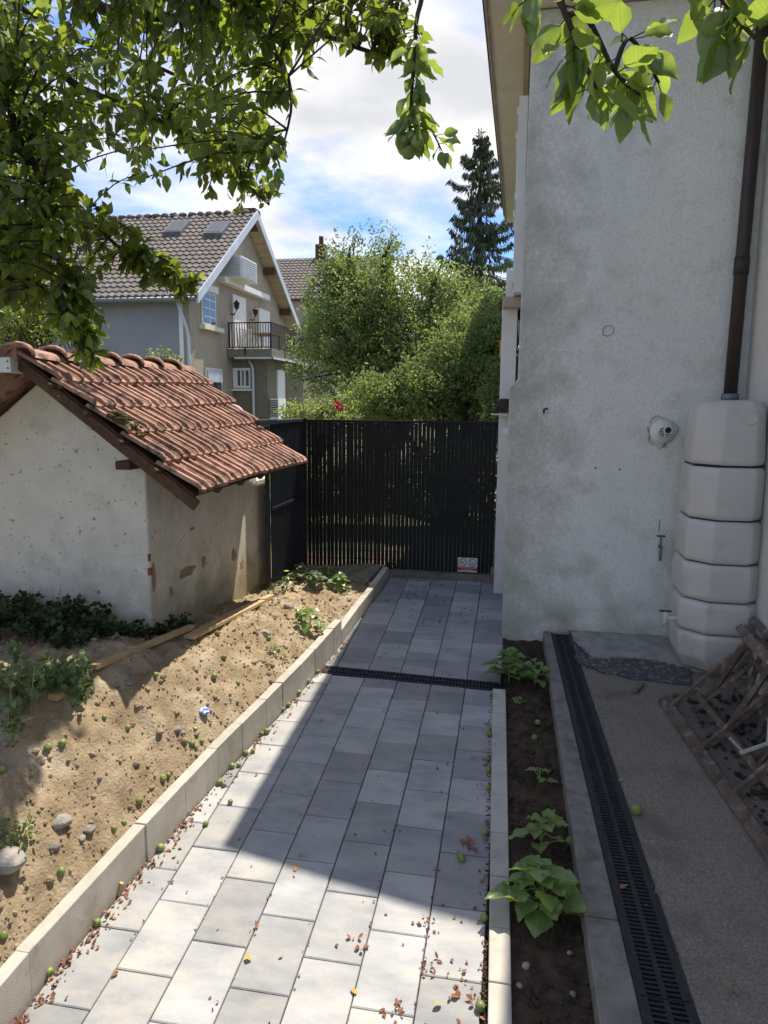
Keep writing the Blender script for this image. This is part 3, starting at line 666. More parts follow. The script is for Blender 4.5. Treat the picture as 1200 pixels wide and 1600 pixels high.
sl = MB().box((-.004, -.0218, 0), (.004, .0218, 1.66)).mesh('slat'); sl.materials.append(M['fence_side'])
ns = 23
for i in range(ns):
    y = 6.98 + (7.99 - 6.98) * i / (ns - 1); piece('slat', sl, (SX, y, 1.04), fs, (R.uniform(-.0015, .0015), 0, R.uniform(-.03, .03)))
b = MB()
for i in range(ns + 1):
    y = 6.958 + (8.012 - 6.958) * i / ns; b.box((SX + .0045, y - .0028, 1.035), (SX + .010, y + .0028, 2.70))
obj('wires', b, 'fence_side', fs)
for z in (1.83, 1.85): obj('wire_rail', MB().box((SX + .0105, 6.95, z - .004), (SX + .0225, 8.03, z + .004)), 'fence_side', fs)
obj('top_rail', MB().box((SX - .02, 7.1, 2.695), (SX + .025, 8.02, 2.735)), 'fence_side', fs, bevel=.006)
obj('top_rail', MB().box((SX - .024, 6.6, 2.69), (SX + .029, 7.098, 2.745)), 'fence_side', fs, bevel=.006)
obj('post', MB().box((SX - .05, 6.905, .9), (SX - .01, 6.95, 2.68)), 'fence_side', fs, bevel=.004)
obj('backing', MB().box((SX - .012, 6.96, 1.06), (SX - .006, 8.0, 2.68)), 'fence_side', fs)
# concrete gravel board, block, slab
b = MB()
for i in range(25):
    x = lerp(-2.4, -.27, i / 24); b.v += [V((x, 7.93 + R.uniform(-.006, .004), .75)), V((x, 7.95 + R.uniform(-.008, .004), 1.02 + R.uniform(-.006, .006))), V((x, 8.1, 1.022 + R.uniform(-.004, .004))), V((x, 8.1, .75))]
for i in range(24):
    for j in range(4): a = 4 * i + j; c = 4 * i + (j + 1) % 4; b.f.append((a, a + 4, c + 4, c))
b.f += [(0, 1, 2, 3), (99, 98, 97, 96)]
tag(obj('concrete_sill', b, 'concrete'), 'low rough concrete sill under the black slatted fence', 'sill')
tag(obj('concrete_block', MB().box((-.262, 7.86, .88), (-.19, 7.98, 1.13)), 'concrete', bevel=.02), 'small upright concrete block in corner right of the sign', 'block')
pc = [soilhit(*q) for q in ((540, 882), (598, 889), (571, 917), (520, 906))]
zc = max(p.z for p in pc) + .015
b = MB().hexa([p + V((0, 0, -.03)) for p in pc[::-1]], [p + V((0, 0, .05)) for p in pc[::-1]])
tag(obj('concrete_slab', b, 'concrete', bevel=.008), 'flat grey concrete slab lying on weeds by the fence foot', 'slab')
# warning sign
sg = empty('warning_sign', (-.5, FY - .07, 1.02), 'small white and red no smoking sign at the foot of the fence', 'sign')
s0 = atY(715.5, 871, FY - .07); s1 = atY(745.5, 894.5, FY - .07); SW, SH = s1.x - s0.x, s0.z - s1.z; sy = FY - .07
obj('plate', MB().box((s0.x, sy, s1.z), (s1.x, sy + .004, s0.z)), 'plastic_white', sg)
obj('red_band', MB().box((s0.x + .001, sy - .0015, s1.z + SH * .1), (s1.x - .001, sy - .0002, s1.z + SH * .36)), 'red', sg)
for k, cxx in enumerate((.25, .75)):
    c = V((s0.x + SW * cxx, sy - .001, s1.z + SH * .66)); rr = SH * .26; b = MB(); P_ = [c + V((math.cos(2 * math.pi * i / 28) * rr, 0, math.sin(2 * math.pi * i / 28) * rr)) for i in range(28)]
    for i in range(28): b.bar(P_[i], P_[(i + 1) % 28], .002, .006, (0, -1, 0)) if 0 else b.bar(P_[i], P_[(i + 1) % 28], .0025, .006, (P_[i] - c))
    dg = V((.7, 0, -.7)) * rr; b.bar(c - dg, c + dg, .0025, .006)
    obj('prohibition_ring', b, 'ink', sg)
    b = MB(); q = c + V((0, -.0005, 0))
    b.bar(q + V((-rr * .62, 0, -rr * (.35 if k else .1))), q + V((rr * .1, 0, -rr * (.35 if k else .1))), .003, .006 if not k else .009)
    b.bar(q + V((rr * .3, 0, rr * .1)), q + V((rr * .5, 0, rr * .35)), .003, .005)
    obj('pictogram', b, 'ink', sg)
def text(parent, body, size, loc, m):
    cu = bpy.data.curves.new('lettering', 'FONT'); cu.body = body; cu.size = size; cu.align_x = 'CENTER'; cu.resolution_u = 2
    t = bpy.data.objects.new('tmp_text', cu); COL.objects.link(t); bpy.context.view_layer.update()
    me = bpy.data.meshes.new_from_object(t.evaluated_get(bpy.context.evaluated_depsgraph_get())); bpy.data.objects.remove(t); bpy.data.curves.remove(cu)
    me.name = 'lettering'; me.materials.clear(); me.materials.append(M[m]); o = bpy.data.objects.new('lettering', me); COL.objects.link(o); o.parent = parent
    o.location = V(loc) - ORG[parent.name]; o.rotation_euler = (math.pi / 2, 0, 0); return o
text(sg, 'INTERDICTION DE FUMER', SH * .105, (s0.x + SW * .5, sy - .0025, s1.z + SH * .26), 'plastic_white')
text(sg, 'ET DE VAPOTER', SH * .105, (s0.x + SW * .5, sy - .0025, s1.z + SH * .14), 'plastic_white')

# ------------------------------------------------------------------ tiled shed
En, Ef = V((-2.088, 4.378, 2.30)), V((-2.108, 6.89, 2.33))
RUN, RISE = 1.208, .90
sdir = (Ef - En).normalized(); sup = V((-RUN, 0, RISE)).normalized(); snrm = sup.cross(sdir).normalized()
if snrm.z < 0: snrm = -snrm
SLEN = math.hypot(RUN, RISE); LEN = (Ef - En).length
shed = empty('tiled_shed', (-2.9, 5.5, 1.1), 'small shed with flaking cream walls and a red clay tile roof', 'shed')
slope = RISE / RUN
def under(X, d=.10): return 2.312 + (-2.098 - X) * slope - d
XR = -2.098 - RUN
b = MB(); fy0, fy1 = 4.72, 6.93; xw = -2.60
poly = [(xw, .6), (xw, under(xw)), (XR, under(XR)), (XR * 2 - xw, under(xw)), (XR * 2 - xw, .6)]
nseg = 1
b.prism([(x, fy0, z) for x, z in poly][::-1], (0, fy1 - fy0, 0))
wall = obj('wall', b, 'shed', shed, bevel=.015)
obj('wall', MB().box((xw - .25, fy1 + .002, .6), (xw - .004, 7.34, 2.13)), 'shed', shed, bevel=.012)
def ragged(cx, cz, rx, rz, side, n=16, seed=0):
    rg = random.Random(seed); P_ = []
    for i in range(n):
        t = 2 * math.pi * i / n; k = rg.uniform(.55, 1.15)
        if side: P_.append((xw - .001, cx + math.cos(t) * rx * k, cz + math.sin(t) * rz * k))
        else: P_.append((cx + math.cos(t) * rx * k, fy0 + .001, cz + math.sin(t) * rz * k))
    return P_
for k, (px, py, rx, rz) in enumerate(((292, 893, .16, .05), (318, 878, .05, .06), (365, 868, .06, .07), (378, 880, .05, .05), (268, 925, .035, .06), (240, 905, .03, .12), (300, 826, .05, .015))):
    p = atX(px, py, xw); P_ = ragged(p.y, p.z, rx, rz, 1, 16, k); b = MB().prism(P_, (.0045, 0, 0)); obj('bare_patch', b, 'bare', wall)
for k, (px, py) in enumerate(((238, 872), (238, 894))):
    p = atY(px, py, fy0); b = MB().box((xw - .012 - .006 * k, fy0 - .002, p.z - .028), (xw + .0032, fy0 + .03 + .015 * k, p.z + .028)); obj('brick', b, 'brick', wall, bevel=.006)
# tiles
TWD, TLN = LEN / 10, .345; EXPO = SLEN / 5
def tile_mesh(seed):
    rg = random.Random(seed); m = MB()
    prof = [(0, .006), (.03, .030), (.12, .034), (.16, .004), (.28, .0), (.46, .001), (.50, .028), (.60, .030), (.64, .003), (.78, .0), (.93, .002), (.97, .012), (1.03, .012)]
    rows_ = [(-.008, -.016, 0), (0, .004, .8), (.035, .008, 1.05), (TLN * .5, .0, 1), (TLN, -.008, .9)]
    n = len(prof)
    for v, dh, k in rows_:
        for u, h in prof: m.v.append(V((u * TWD * .985, v + (.006 * math.sin(u * 12.6) if v <= 0 else 0), h * k + dh)))
    for u, h in prof: m.v.append(V((u * TWD * .985, -.004, -.022)))
    for i in range(len(rows_) - 1):
        for j in range(n - 1): a = i * n + j; m.f.append((a, a + 1, a + n + 1, a + n))
    o = len(rows_) * n
    for j in range(n - 1): m.f.append((j + 1, j, o + j, o + j + 1))
    me = m.mesh('roof_tile'); me.materials.append(M['tile']); return me
tm = [tile_mesh(i) for i in range(2)]
rotm = Matrix((sdir, sup, snrm)).transposed()
tilt = math.asin(.034 / TLN)
for r in range(5):
    for c in range(-0, 10):
        p = En + sdir * (c * TWD) + sup * (r * EXPO - .02) + snrm * (.052 + R.uniform(-.003, .004)) + V((0, 0, .012 * math.sin(c * .5 + r)))
        mm = rotm @ Matrix.Rotation(-tilt + R.uniform(-.012, .012), 3, 'X') @ Matrix.Rotation(R.uniform(-.018, .018), 3, 'Z')
        o = piece('roof_tile', tm[(r + c) % 2], p, shed, mm.to_euler())
# ridge tiles
for k in range(7):
    p0 = En + sdir * (-.06 + k * .36) + sup * (SLEN - .02) + V((0, 0, .055)); m = MB(); rg = random.Random(k); n = 9
    for v, rr, dz in ((0, .135, .022), (.035, .138, .026), (.05, .118, .006), (.41, .108, -.012)):
        for j in range(n):
            t = math.pi * (j / (n - 1)); q = p0 + sdir * v + V((math.cos(t) * rr, 0, math.sin(t) * rr * .62 - .06 + dz)); m.v.append(q)
    for i in range(3):
        for j in range(n - 1): a = i * n + j; m.f.append((a, a + n, a + n + 1, a + 1))
    o = len(m.v)
    for j in range(n): q = m.v[j]; m.v.append(q + V((0, 0.002, -.016)))
    for j in range(n - 1): m.f.append((j, j + 1, o + j + 1, o + j))
    obj('ridge_tile', m, 'tile', shed, smooth=True)
# far slope, sheeting, rafters and barge board
b = MB(); e = V((XR * 2 + 2.098, 0, 0)); rp_ = En + sup * SLEN
L0 = V((XR * 2 + 2.098, En.y, En.z)); b.hexa([V((XR, 4.378, under(XR, .03))), V((XR, 6.89, under(XR, .03))), V((L0.x, 6.89, L0.z - .03)), V((L0.x, 4.378, L0.z - .03))], [V((XR, 4.378, under(XR, -.05))), V((XR, 6.89, under(XR, -.05))), V((L0.x, 6.89, L0.z + .05)), V((L0.x, 4.378, L0.z + .05))])
obj('far_slope', b, 'tile', shed)
b = MB(); o1 = snrm * .005; b.hexa([En + sdir * .05 - o1 * 4, Ef - sdir * .03 - o1 * 4, Ef - sdir * .03 + sup * SLEN - o1 * 4, En + sdir * .05 + sup * SLEN - o1 * 4], [En + sdir * .05 - o1, Ef - sdir * .03 - o1, Ef - sdir * .03 + sup * SLEN - o1, En + sdir * .05 + sup * SLEN - o1])
obj('sheathing', b, 'wood_dark', shed)
for k in range(6):
    p = En + sdir * (.12 + k * (LEN - .2) / 5) - snrm * .056 - sup * .0; obj('rafter', MB().bar(p + sup * .02, p + sup * SLEN * .98, .07, .07, snrm), 'wood_dark', shed, bevel=.004)
p = En + sdir * .05 - snrm * .055; obj('barge_board', MB().bar(p - sup * .05, p + sup * SLEN, .03, .075, snrm), 'wood_dark', shed, bevel=.004)
for v in (1, 2, 3, 4):
    p = En + sdir * .0 - snrm * .006 + sup * (EXPO * v - .02); obj('batten', MB().bar(p - sdir * .06, p + sdir * .1, .03, .03, snrm), 'wood_dark', shed)
q = atY(203, 727, 4.62); obj('purlin_end', MB().box((q.x - .06, 4.53, q.z - .025), (q.x + .05, 4.719, q.z + .035)), 'wood_dark', shed, bevel=.006)
q = atY(8, 570, 4.36); pe = obj('purlin_end', MB().box((q.x - .25, 4.34, q.z - .05), (q.x + .055, 4.719, q.z + .05)), 'white', shed, bevel=.006)
for dz in (-.022, .022): obj('screw', MB().lathe((q.x + .035, 4.3395, q.z + dz), (0, -1, 0), [(.006, 0), (.006, .003)], 8), 'ink', pe)
# moss cushions on the tiles
for k, (px, py, n_, rr) in enumerate(((190, 655, 26, .035), (212, 668, 16, .028), (275, 698, 3, .022), (348, 692, 2, .018), (90, 610, 8, .02))):
    c = onplane(px, py, En + snrm * .08, snrm); b = MB()
    for i in range(n_):
        q = c + sup * R.uniform(-.09, .07) * (n_ > 5) + sdir * R.uniform(-.09, .09) * (n_ > 5)
        obj('moss_cushion', MB().rock(q, rr * R.uniform(.5, 1), R, .5), 'moss', shed, smooth=True)
# pale hose loop at the shed corner
b = MB(); c = V((-2.76, 7.0, 2.77)); b.tube([c + V((math.cos(t) * .0 , math.cos(t) * .0, 0)) + V((-.12 + .14 * math.sin(t), 0, .13 * math.cos(t) - .02)) for t in [i * .18 for i in range(0, 12)]], .014, 6)
tag(obj('hose', b, 'plastic_white', smooth=True), 'pale hose loop hanging at the far edge of the shed roof', 'hose')

# ------------------------------------------------------------------ planks on the bank
def plank(a, c, w_, h_, lift, label):
    p, q = soilhit(*a), soilhit(*c); p.z += lift + h_ / 2; q.z += lift + h_ / 2
    return tag(obj('plank', MB().bar(p, q, w_, h_), 'wood_new', bevel=.003), label, 'plank', 'planks lying on the soil bank')
plank((82, 1100), (424, 937), .06, .035, .02, 'longest pale wooden plank on the soil, its near end in the sun')
plank((146, 1056), (300, 990), .055, .03, .04, 'pale plank behind the longest plank, half hidden by shade')
plank((296, 1003), (408, 945), .085, .03, .02, 'short pale plank in front of the shed side wall')

# ------------------------------------------------------------------ far house with gable and balcony
GX = -10.63
fh = empty('gabled_house', (-16, 27.5, .9), 'grey brown house with steep tiled roof, gable and iron balcony', 'house')
Y0, Y1, YR, EZ2, RZ = 22.0, 33.0, 27.5, 6.2, 10.02; XO = -10.12
sl2 = (RZ - EZ2) / (YR - Y0)
wy0, wy1 = 22.5, 32.5
b = MB().prism([(GX, wy0, .5), (GX, wy1, .5), (GX, wy1, EZ2 + .5 * sl2 - .15), (GX, YR, RZ - .2), (GX, wy0, EZ2 + .5 * sl2 - .15)], (-.3, 0, 0))
gw = obj('gable_wall', b, 'far_render', fh)
obj('long_wall', MB().box((-25, wy0 - .004, .5), (GX - .35, wy0 + .3, EZ2 + .3)), 'far_shaded', fh)
obj('corner_trim', MB().box((GX - .36, wy0 - .02, .5), (GX - .22, wy0 + .2, EZ2 + .2)), 'white', fh)
obj('back_wall', MB().box((-25, wy1 - .3, .5), (GX - .3, wy1, EZ2 + .3)), 'far_render', fh)
def tiled(x0, x1, ya, za, yb, zb, rows_, pitch=.24):
    """rows of interlocking tiles: each row a wavy strip that steps down at its lower edge"""
    m = MB(); nx = int((x1 - x0) / pitch) * 4; per = nx + 1
    up_ = V((0, yb - ya, zb - za)); L = up_.length; up_.normalize(); nn = V((0, -up_.z, up_.y)); nn = nn if nn.z > 0 else -nn
    for r in range(rows_):
        o = len(m.v)
        for v, lift in ((0, 0.0), (0, .075), (1.06, .028)):
            for i in range(per):
                x = x0 + (x1 - x0) * i / nx; wv = (.0, .045, .05, .012)[i % 4]
                m.v.append(V((x, ya, za)) + up_ * ((r + v) * L / rows_) + nn * (lift + (wv if lift else 0)))
        for k in range(2):
            for i in range(nx): a = o + k * per + i; m.f.append((a, a + 1, a + per + 1, a + per))
    return m
roof = tag(obj('roof_tiles', tiled(-25, XO + .02, Y0, EZ2, YR, RZ, 20), 'far_tile', fh), kind='stuff')
tag(obj('roof_tiles', tiled(-25, XO + .02, Y1, EZ2, YR, RZ, 20), 'far_tile', fh), kind='stuff')
for (ya, yb) in ((Y0, YR), (Y1, YR)):
    b = MB().hexa([(-25, ya, EZ2 - .13), (XO, ya, EZ2 - .13), (XO, yb, RZ - .13), (-25, yb, RZ - .13)], [(-25, ya, EZ2 - .03), (XO, ya, EZ2 - .03), (XO, yb, RZ - .03), (-25, yb, RZ - .03)])
    obj('roof_soffit', b, 'far_soffit', fh)
    s_ = 1 if yb > ya else -1
    b = MB().bar((XO + .03, ya - s_ * .02, EZ2 - .01), (XO + .03, yb, RZ + .0), .05, .26, (1, 0, 0)) if 0 else MB().hexa([(XO + .001, ya, EZ2 - .2), (XO + .05, ya, EZ2 - .2), (XO + .05, yb, RZ - .18), (XO + .001, yb, RZ - .18)], [(XO + .001, ya, EZ2 + .12), (XO + .05, ya, EZ2 + .12), (XO + .05, yb, RZ + .13), (XO + .001, yb, RZ + .13)])
    obj('verge_board', b, 'zinc', fh)
obj('gutter', MB().tube([(-25, Y0 - .06, EZ2 - .06), (XO - .05, Y0 - .06, EZ2 - .06)], .08, 8), 'grey_metal', fh, smooth=True)
b = MB()
for i in range(40): b.rock((-24.8 + i * .365, YR, RZ + .09), .2, R, .5)
obj('ridge', b, 'far_tile', fh)
for (ya, zz_) in ((29.6, None), (31.6, None)):
    z = RZ - (ya - YR) * sl2 - .28; obj('purlin', MB().box((GX, ya - .1, z - .12), (XO - .02, ya + .1, z + .12)), 'wood_dark', fh)
rn = V((0, -sl2, 1)).normalized(); rp0 = V((0, Y0, EZ2 + .12))
for (px, py) in ((277, 358), (167, 362), (340, 360), (8, 443)):
    c = onplane(px, py, rp0, rn); up_ = V((0, 1, sl2)).normalized(); ux = V((1, 0, 0))
    def rect(w_, h_, d0, d1): return MB().hexa([c + ux * a * w_ + up_ * e_ * h_ + rn * d0 for a, e_ in ((-1, -1), (1, -1), (1, 1), (-1, 1))], [c + ux * a * w_ + up_ * e_ * h_ + rn * d1 for a, e_ in ((-1, -1), (1, -1), (1, 1), (-1, 1))])
    s_ = obj('skylight', rect(.36, .52, -.02, .13), 'grey_metal', fh); obj('pane', rect(.29, .44, .131, .14), 'skyglass', s_)
c = onplane(140, 400, rp0, rn); obj('vent_pipe', MB().tube([c, c + V((0, 0, .75))], .09, 8), 'iron', fh)
c = onplane(384, 338, V((0, YR, RZ)), V((0, 1, 0))); obj('chimney', MB().box((c.x - .3, YR + .2, RZ - .5), (c.x + .3, YR + .8, RZ + .3)), 'wood_dark', fh)
# openings on the gable
def opening(px0, px1, py0, py1, name, m, X=GX, fr_=.07, panes=0, parent=fh):
    a, c = atX(px0, py0, X), atX(px1, py1, X); y0, y1, z0, z1 = a.y, c.y, min(a.z, c.z), a.z
    z0 = atX(px0, py1, X).z
    o = obj(name, MB().box((X + .002, y0, z0), (X + .05, y1, z1)), 'white', parent)
    k = obj('pane', MB().box((X + .0505, y0 + fr_, z0 + fr_), (X + .058, y1 - fr_, z1 - fr_)), m, o)
    for i in range(panes):
        y = lerp(y0, y1, (i + 1) / (panes + 1)); obj('glazing_bar', MB().box((X + .0585, y - .02, z0 + fr_), (X + .066, y + .02, z1 - fr_)), 'white', o)
    if panes:
        for i in range(3): z = lerp(z0, z1, (i + 1) / 4); obj('glazing_bar', MB().box((X + .067, y0 + fr_, z - .018), (X + .073, y1 - fr_, z + .018)), 'white', o)
    return o, y0, y1, z0, z1
o, y0, y1, z0, z1 = opening(313, 336, 452, 506, 'window', 'glass', panes=1)
obj('sill', MB().box((GX + .001, y0 - .15, z0 - .16), (GX + .2, y1 + .35, z0 - .01)), 'soffit', o)
obj('shutter_box', MB().box((GX + .001, y0 - .05, z1 + .0), (GX + .14, y1 + .05, z1 + .22)), 'white', o)
opening(362, 384, 459, 552, 'door', 'white', fr_=.1); opening(403, 421, 481, 556, 'door', 'white', fr_=.14)
o, y0, y1, z0, z1 = opening(320, 346, 574, 632, 'window', 'glass'); obj('roller_shutter', MB().box((GX + .06, y0 + .07, z0 + .62 * (z1 - z0)), (GX + .1, y1 - .07, z1 - .05)), 'zinc', o)
a, c = atX(340, 436, GX), atX(412, 466, GX); obj('white_beam', MB().box((GX + .001, a.y, a.z - .1), (GX + .28, c.y, a.z + .1)), 'white', fh)
a = atX(346, 434, GX); c = atX(362, 434, GX)
vb = obj('vent_box', MB().box((GX + .002, a.y, a.z + .0), (GX + .75, c.y + .6, a.z + .75)), 'white', fh)
b = MB()
for i in range(9): z = a.z + .06 + i * .075; b.box((GX + .7502, a.y + .05, z), (GX + .785, c.y + .55, z + .035)); b.box((GX + .1, a.y - .03, z), (GX + .7, a.y - .0005, z + .035))
obj('louvre', b, 'zinc', vb)
for px, py in ((361, 475), (391, 485)):
    p = atX(px, py, GX) + V((.22, 0, 0)); b = MB().lathe(p - V((0, 0, .2)), (0, 0, 1), [(.03, 0), (.08, .05), (.11, .2), (.13, .22), (.04, .3), (.02, .34)], 8); b.tube([p + V((-.22, 0, -.35)), p + V((-.1, 0, -.38)), p + V((0, 0, -.2))], .03, 6)
    obj('lantern', b, 'iron', fh)
# balcony
BX, BY0, BY1, BZ = -8.9, 25.5, 31.0, 4.86
bal = obj('balcony_slab', MB().box((GX + .002, BY0, BZ - .3), (BX, BY1, BZ)), 'concrete', fh)
obj('slab_edge', MB().box((GX + .3, BY0 - .04, BZ - .36), (BX + .05, BY0 - .001, BZ - .29)), 'zinc', bal); obj('slab_edge', MB().box((BX + .001, BY0 - .04, BZ - .36), (BX + .06, BY1, BZ - .29)), 'zinc', bal)
rz0, rz1 = BZ + .06, BZ + .93
for z in (rz0, rz1):
    obj('rail', MB().bar((GX + .05, BY0 + .03, z), (BX - .03, BY0 + .03, z), .04, .04), 'iron', bal); obj('rail', MB().bar((BX - .03, BY0 + .03, z), (BX - .03, BY1 - .03, z), .04, .04), 'iron', bal)
bm_ = MB().box((-.011, -.011, 0), (.011, .011, rz1 - rz0)).mesh('baluster'); bm_.materials.append(M['iron'])
for i in range(17): piece('baluster', bm_, (lerp(GX + .1, BX - .03, i / 16), BY0 + .03, rz0), bal, scale=(2.4, 2.4, 1) if i in (0, 16) else None)
for i in range(44): piece('baluster', bm_, (BX - .03, lerp(BY0 + .1, BY1 - .03, i / 43), rz0), bal)
for x, y in ((-9.9, BY0 - .045), (BX + .005, 27), (BX + .005, 29.5)): obj('rail_foot', MB().bar((x, y, BZ + .06), (x, y, BZ - .22), .04, .04, (1, 0, 0)), 'iron', bal)
ch = empty('folding_chair', (-10.3, 25.9, BZ), 'folded pale chairs leaning at the left end of the far balcony', 'chair')
for k in range(4):
    y = 25.75 + k * .08; p = V((-10.25 + .06 * k, y, BZ)); obj('frame', MB().tube([p, p + V((-.1 + .04 * k, .05, .75)), p + V((.22, .05, .72)), p + V((.35, 0, 0))], .025, 5), 'plastic_white', ch)
tb = empty('table', (-9.6, 27, BZ), 'small pale table behind the railing of the far balcony', 'table')
obj('table_top', MB().box((-10.1, 26.4, BZ + .62), (-9.2, 27.6, BZ + .66)), 'wood_new', tb)
for x in (-10, -9.3):
    for y in (26.5, 27.5): obj('leg', MB().box((x - .02, y - .02, BZ), (x + .02, y + .02, BZ + .62)), 'iron', tb)
# lower block under the balcony
LX = -9.27; LY = 26.0
obj('lower_wall', MB().box((GX + .003, LY, .5), (LX, 30.6, BZ - .302)), 'far_olive', fh)
a, c = atY(364, 575, LY), atY(392, 607, LY); wn = obj('window', MB().box((a.x, LY - .04, c.z), (c.x, LY - .001, a.z)), 'white', fh)
obj('pane', MB().box((a.x + .2, LY - .047, c.z + .1), (c.x - .06, LY - .0405, a.z - .09)), 'glass', wn)
for i in range(2): x = lerp(a.x + .2, c.x - .06, (i + 1) / 3); obj('curtain', MB().box((x - .05, LY - .054, c.z + .1), (x + .03, LY - .0475, a.z - .09)), 'curtain', wn)
obj('sill', MB().box((a.x - .1, LY - .14, c.z - .09), (c.x + .08, LY - .001, c.z - .02)), 'white', wn)
opening(432, 444, 578, 640, 'window', 'white', X=LX)
x = atY(397, 600, LY).x; obj('rain_pipe', MB().tube([(x - .15, LY - .1, BZ - .35), (x - .05, LY - .1, BZ - .55), (x, LY - .1, BZ - .7), (x, LY - .1, .6)], .055, 8), 'zinc', fh, smooth=True)
p = atY(294, 520, 22.4); obj('rain_pipe', MB().tube([(p.x - .2, 22.1, EZ2 - .1), (p.x - .05, 22.4, EZ2 - .9), (p.x, 22.42, EZ2 - 1.2), (p.x + .02, 22.42, .6)], .055, 8), 'zinc', fh, smooth=True)
a = atX(428, 640, LX); ac = empty('air_conditioner', (LX + .2, a.y, a.z - .3), 'white air conditioner unit fixed low on the far house', 'air conditioner')
obj('casing', MB().box((LX + .02, a.y - .5, a.z - .35), (LX + .35, a.y + .4, a.z + .42)), 'plastic_white', ac)
b = MB()
for i in range(8): b.box((LX + .04, a.y - .53, a.z - .25 + i * .08), (LX + .33, a.y - .501, a.z - .215 + i * .08))
obj('grille', b, 'iron', ac)
# second house behind the trees
h2 = empty('far_house', (-9, 43, .9), 'pale house behind the trees with brown tiled roof and chimney', 'house')
za = atY(470, 405, 45).z; zb = atY(470, 468, 41).z; xa_, xb_ = -22, atY(590, 440, 41).x
obj('wall', MB().prism([(xb_ - .4, 41.4, .5), (xb_ - .4, 48.6, .5), (xb_ - .4, 48.6, zb), (xb_ - .4, 45, za - .2), (xb_ - .4, 41.4, zb)], (xa_ - xb_ + .8, 0, 0)), 'far_render', h2)
tag(obj('roof_tiles', tiled(xa_, xb_, 41, zb, 45, za, 15, .28), 'far_tile', h2), kind='stuff'); obj('roof', MB().hexa([(xa_, 45, za - .05), (xb_, 45, za - .05), (xb_, 49, zb), (xa_, 49, zb)], [(xa_, 45, za + .05), (xb_, 45, za + .05), (xb_, 49, zb + .1), (xa_, 49, zb + .1)]), 'far_tile', h2)
p = atY(502, 392, 45); obj('chimney', MB().box((p.x - .3, 44.7, za - .4), (p.x + .3, 45.4, za + .8)), 'wood_dark', h2)
obj('chimney_pot', MB().tube([(p.x, 45, za + .8), (p.x, 45, za + 1.3)], .15, 8), 'wood_dark', h2)
for px, py in ((474, 545), (520, 510), (520, 620)):
    p = atY(px, py, 41.4); w_ = obj('window', MB().box((p.x - .5, 41.34, p.z - .75), (p.x + .5, 41.399, p.z + .75)), 'white', h2); obj('pane', MB().box((p.x - .4, 41.33, p.z - .65), (p.x + .4, 41.339, p.z + .65)), 'glass', w_)
    for s_ in (-1, 1): obj('shutter', MB().box((p.x + s_ * .78 - .25, 41.34, p.z - .75), (p.x + s_ * .78 + .25, 41.398, p.z + .75)), 'wood_dark', w_)
an = atY(470, 600, 34); ax = empty('annex', (an.x, 35, .9), 'low cream annex with white roof edge beside the gabled house', 'annex')
obj('wall', MB().box((an.x - 1.0, 34, .5), (an.x + 1.6, 37, an.z + .2)), 'soffit', ax); obj('roof_edge', MB().box((an.x - 1.1, 33.8, an.z + .201), (an.x + 1.8, 37.2, an.z + .42)), 'white', ax)

# ------------------------------------------------------------------ trees beyond the fence
def rdir(rng=R):
    z = rng.uniform(-1, 1); t = rng.uniform(0, 2 * math.pi); s_ = math.sqrt(1 - z * z); return V((s_ * math.cos(t), s_ * math.sin(t), z))
def bush(name, base, blobs, ncl, nl, L, W, m, label, cat, trunk=.09, spread=.17, group=None, upw=0):
    base = V(base); t = empty(name, base, label, cat, group); tr = MB(); cr = MB(); tips = []
    wts = [bb[1] * bb[2] * bb[3] for bb in blobs]
    for i in range(ncl):
        bb = R.choices(blobs, wts)[0]; k = R.random() ** .42
        d = rdir() * k; c = V(bb[0]) + V((d.x * bb[1], d.y * bb[2], d.z * bb[3])); tips.append(c)
        ax_ = (rdir() + V((0, 0, .5 + upw))).normalized() * spread * R.uniform(.6, 1.6)
        for j in range(nl):
            q = c + ax_ * R.uniform(-1, 1) + rdir() * spread * R.uniform(.1, .75)
            dd = (rdir() + V((0, 0, -.25)) + ax_ * 2).normalized(); nn = (rdir() + V((0, 0, .8)))
            cr.leaf(q, dd, nn, L * R.uniform(.6, 1.25), W * R.uniform(.7, 1.2), R.uniform(.0, .35), R.uniform(0, .4), 1)
    for bb in blobs:
        c = V(bb[0]); s_ = base + V((R.uniform(-.1, .1), R.uniform(-.1, .1), 0)); mid = s_.lerp(c, .5) + V((R.uniform(-.2, .2), R.uniform(-.2, .2), .1))
        tr.tube([s_, mid, c, c + V((R.uniform(-.2, .2), 0, bb[3] * .6))], [trunk, trunk * .7, trunk * .4, trunk * .12], 6)
    for c in R.sample(tips, min(len(tips), 140)):
        bb = min(blobs, key=lambda q: (V(q[0]) - c).length); a = base.lerp(V(bb[0]), R.uniform(.5, .95)); tr.tube([a, a.lerp(c, .5) + V((0, 0, .06)), c], [trunk * .22, trunk * .14, .006], 4, False)
    obj('trunk', tr, 'bark', t, smooth=True); tag(obj('crown', cr, m, t), kind='stuff'); return t
def bl(px, py, Y, rx, ry, rz): return (atY(px, py, Y), rx, ry, rz)
bush('leafy_tree', (-3.0, 15.5, .9), [bl(550, 490, 15, 1.05, 1.1, 1.2), bl(528, 445, 15, .6, .7, .8), bl(620, 470, 15.5, 1.0, 1.0, 1.05), bl(560, 560, 15, 1.6, 1.1, 1.1), bl(640, 560, 15, 1.3, 1.1, 1.2), bl(700, 500, 15.5, .7, .8, .8), bl(545, 410, 15, .45, .5, .55), bl(730, 480, 15, .7, .7, .7), bl(600, 400, 15, .4, .5, .5), bl(680, 440, 15.3, .5, .6, .6)], 1750, 24, .085, .04, 'leaf_bg', 'tall loose leafy tree right behind the black fence', 'tree', .13, .2, upw=.5)
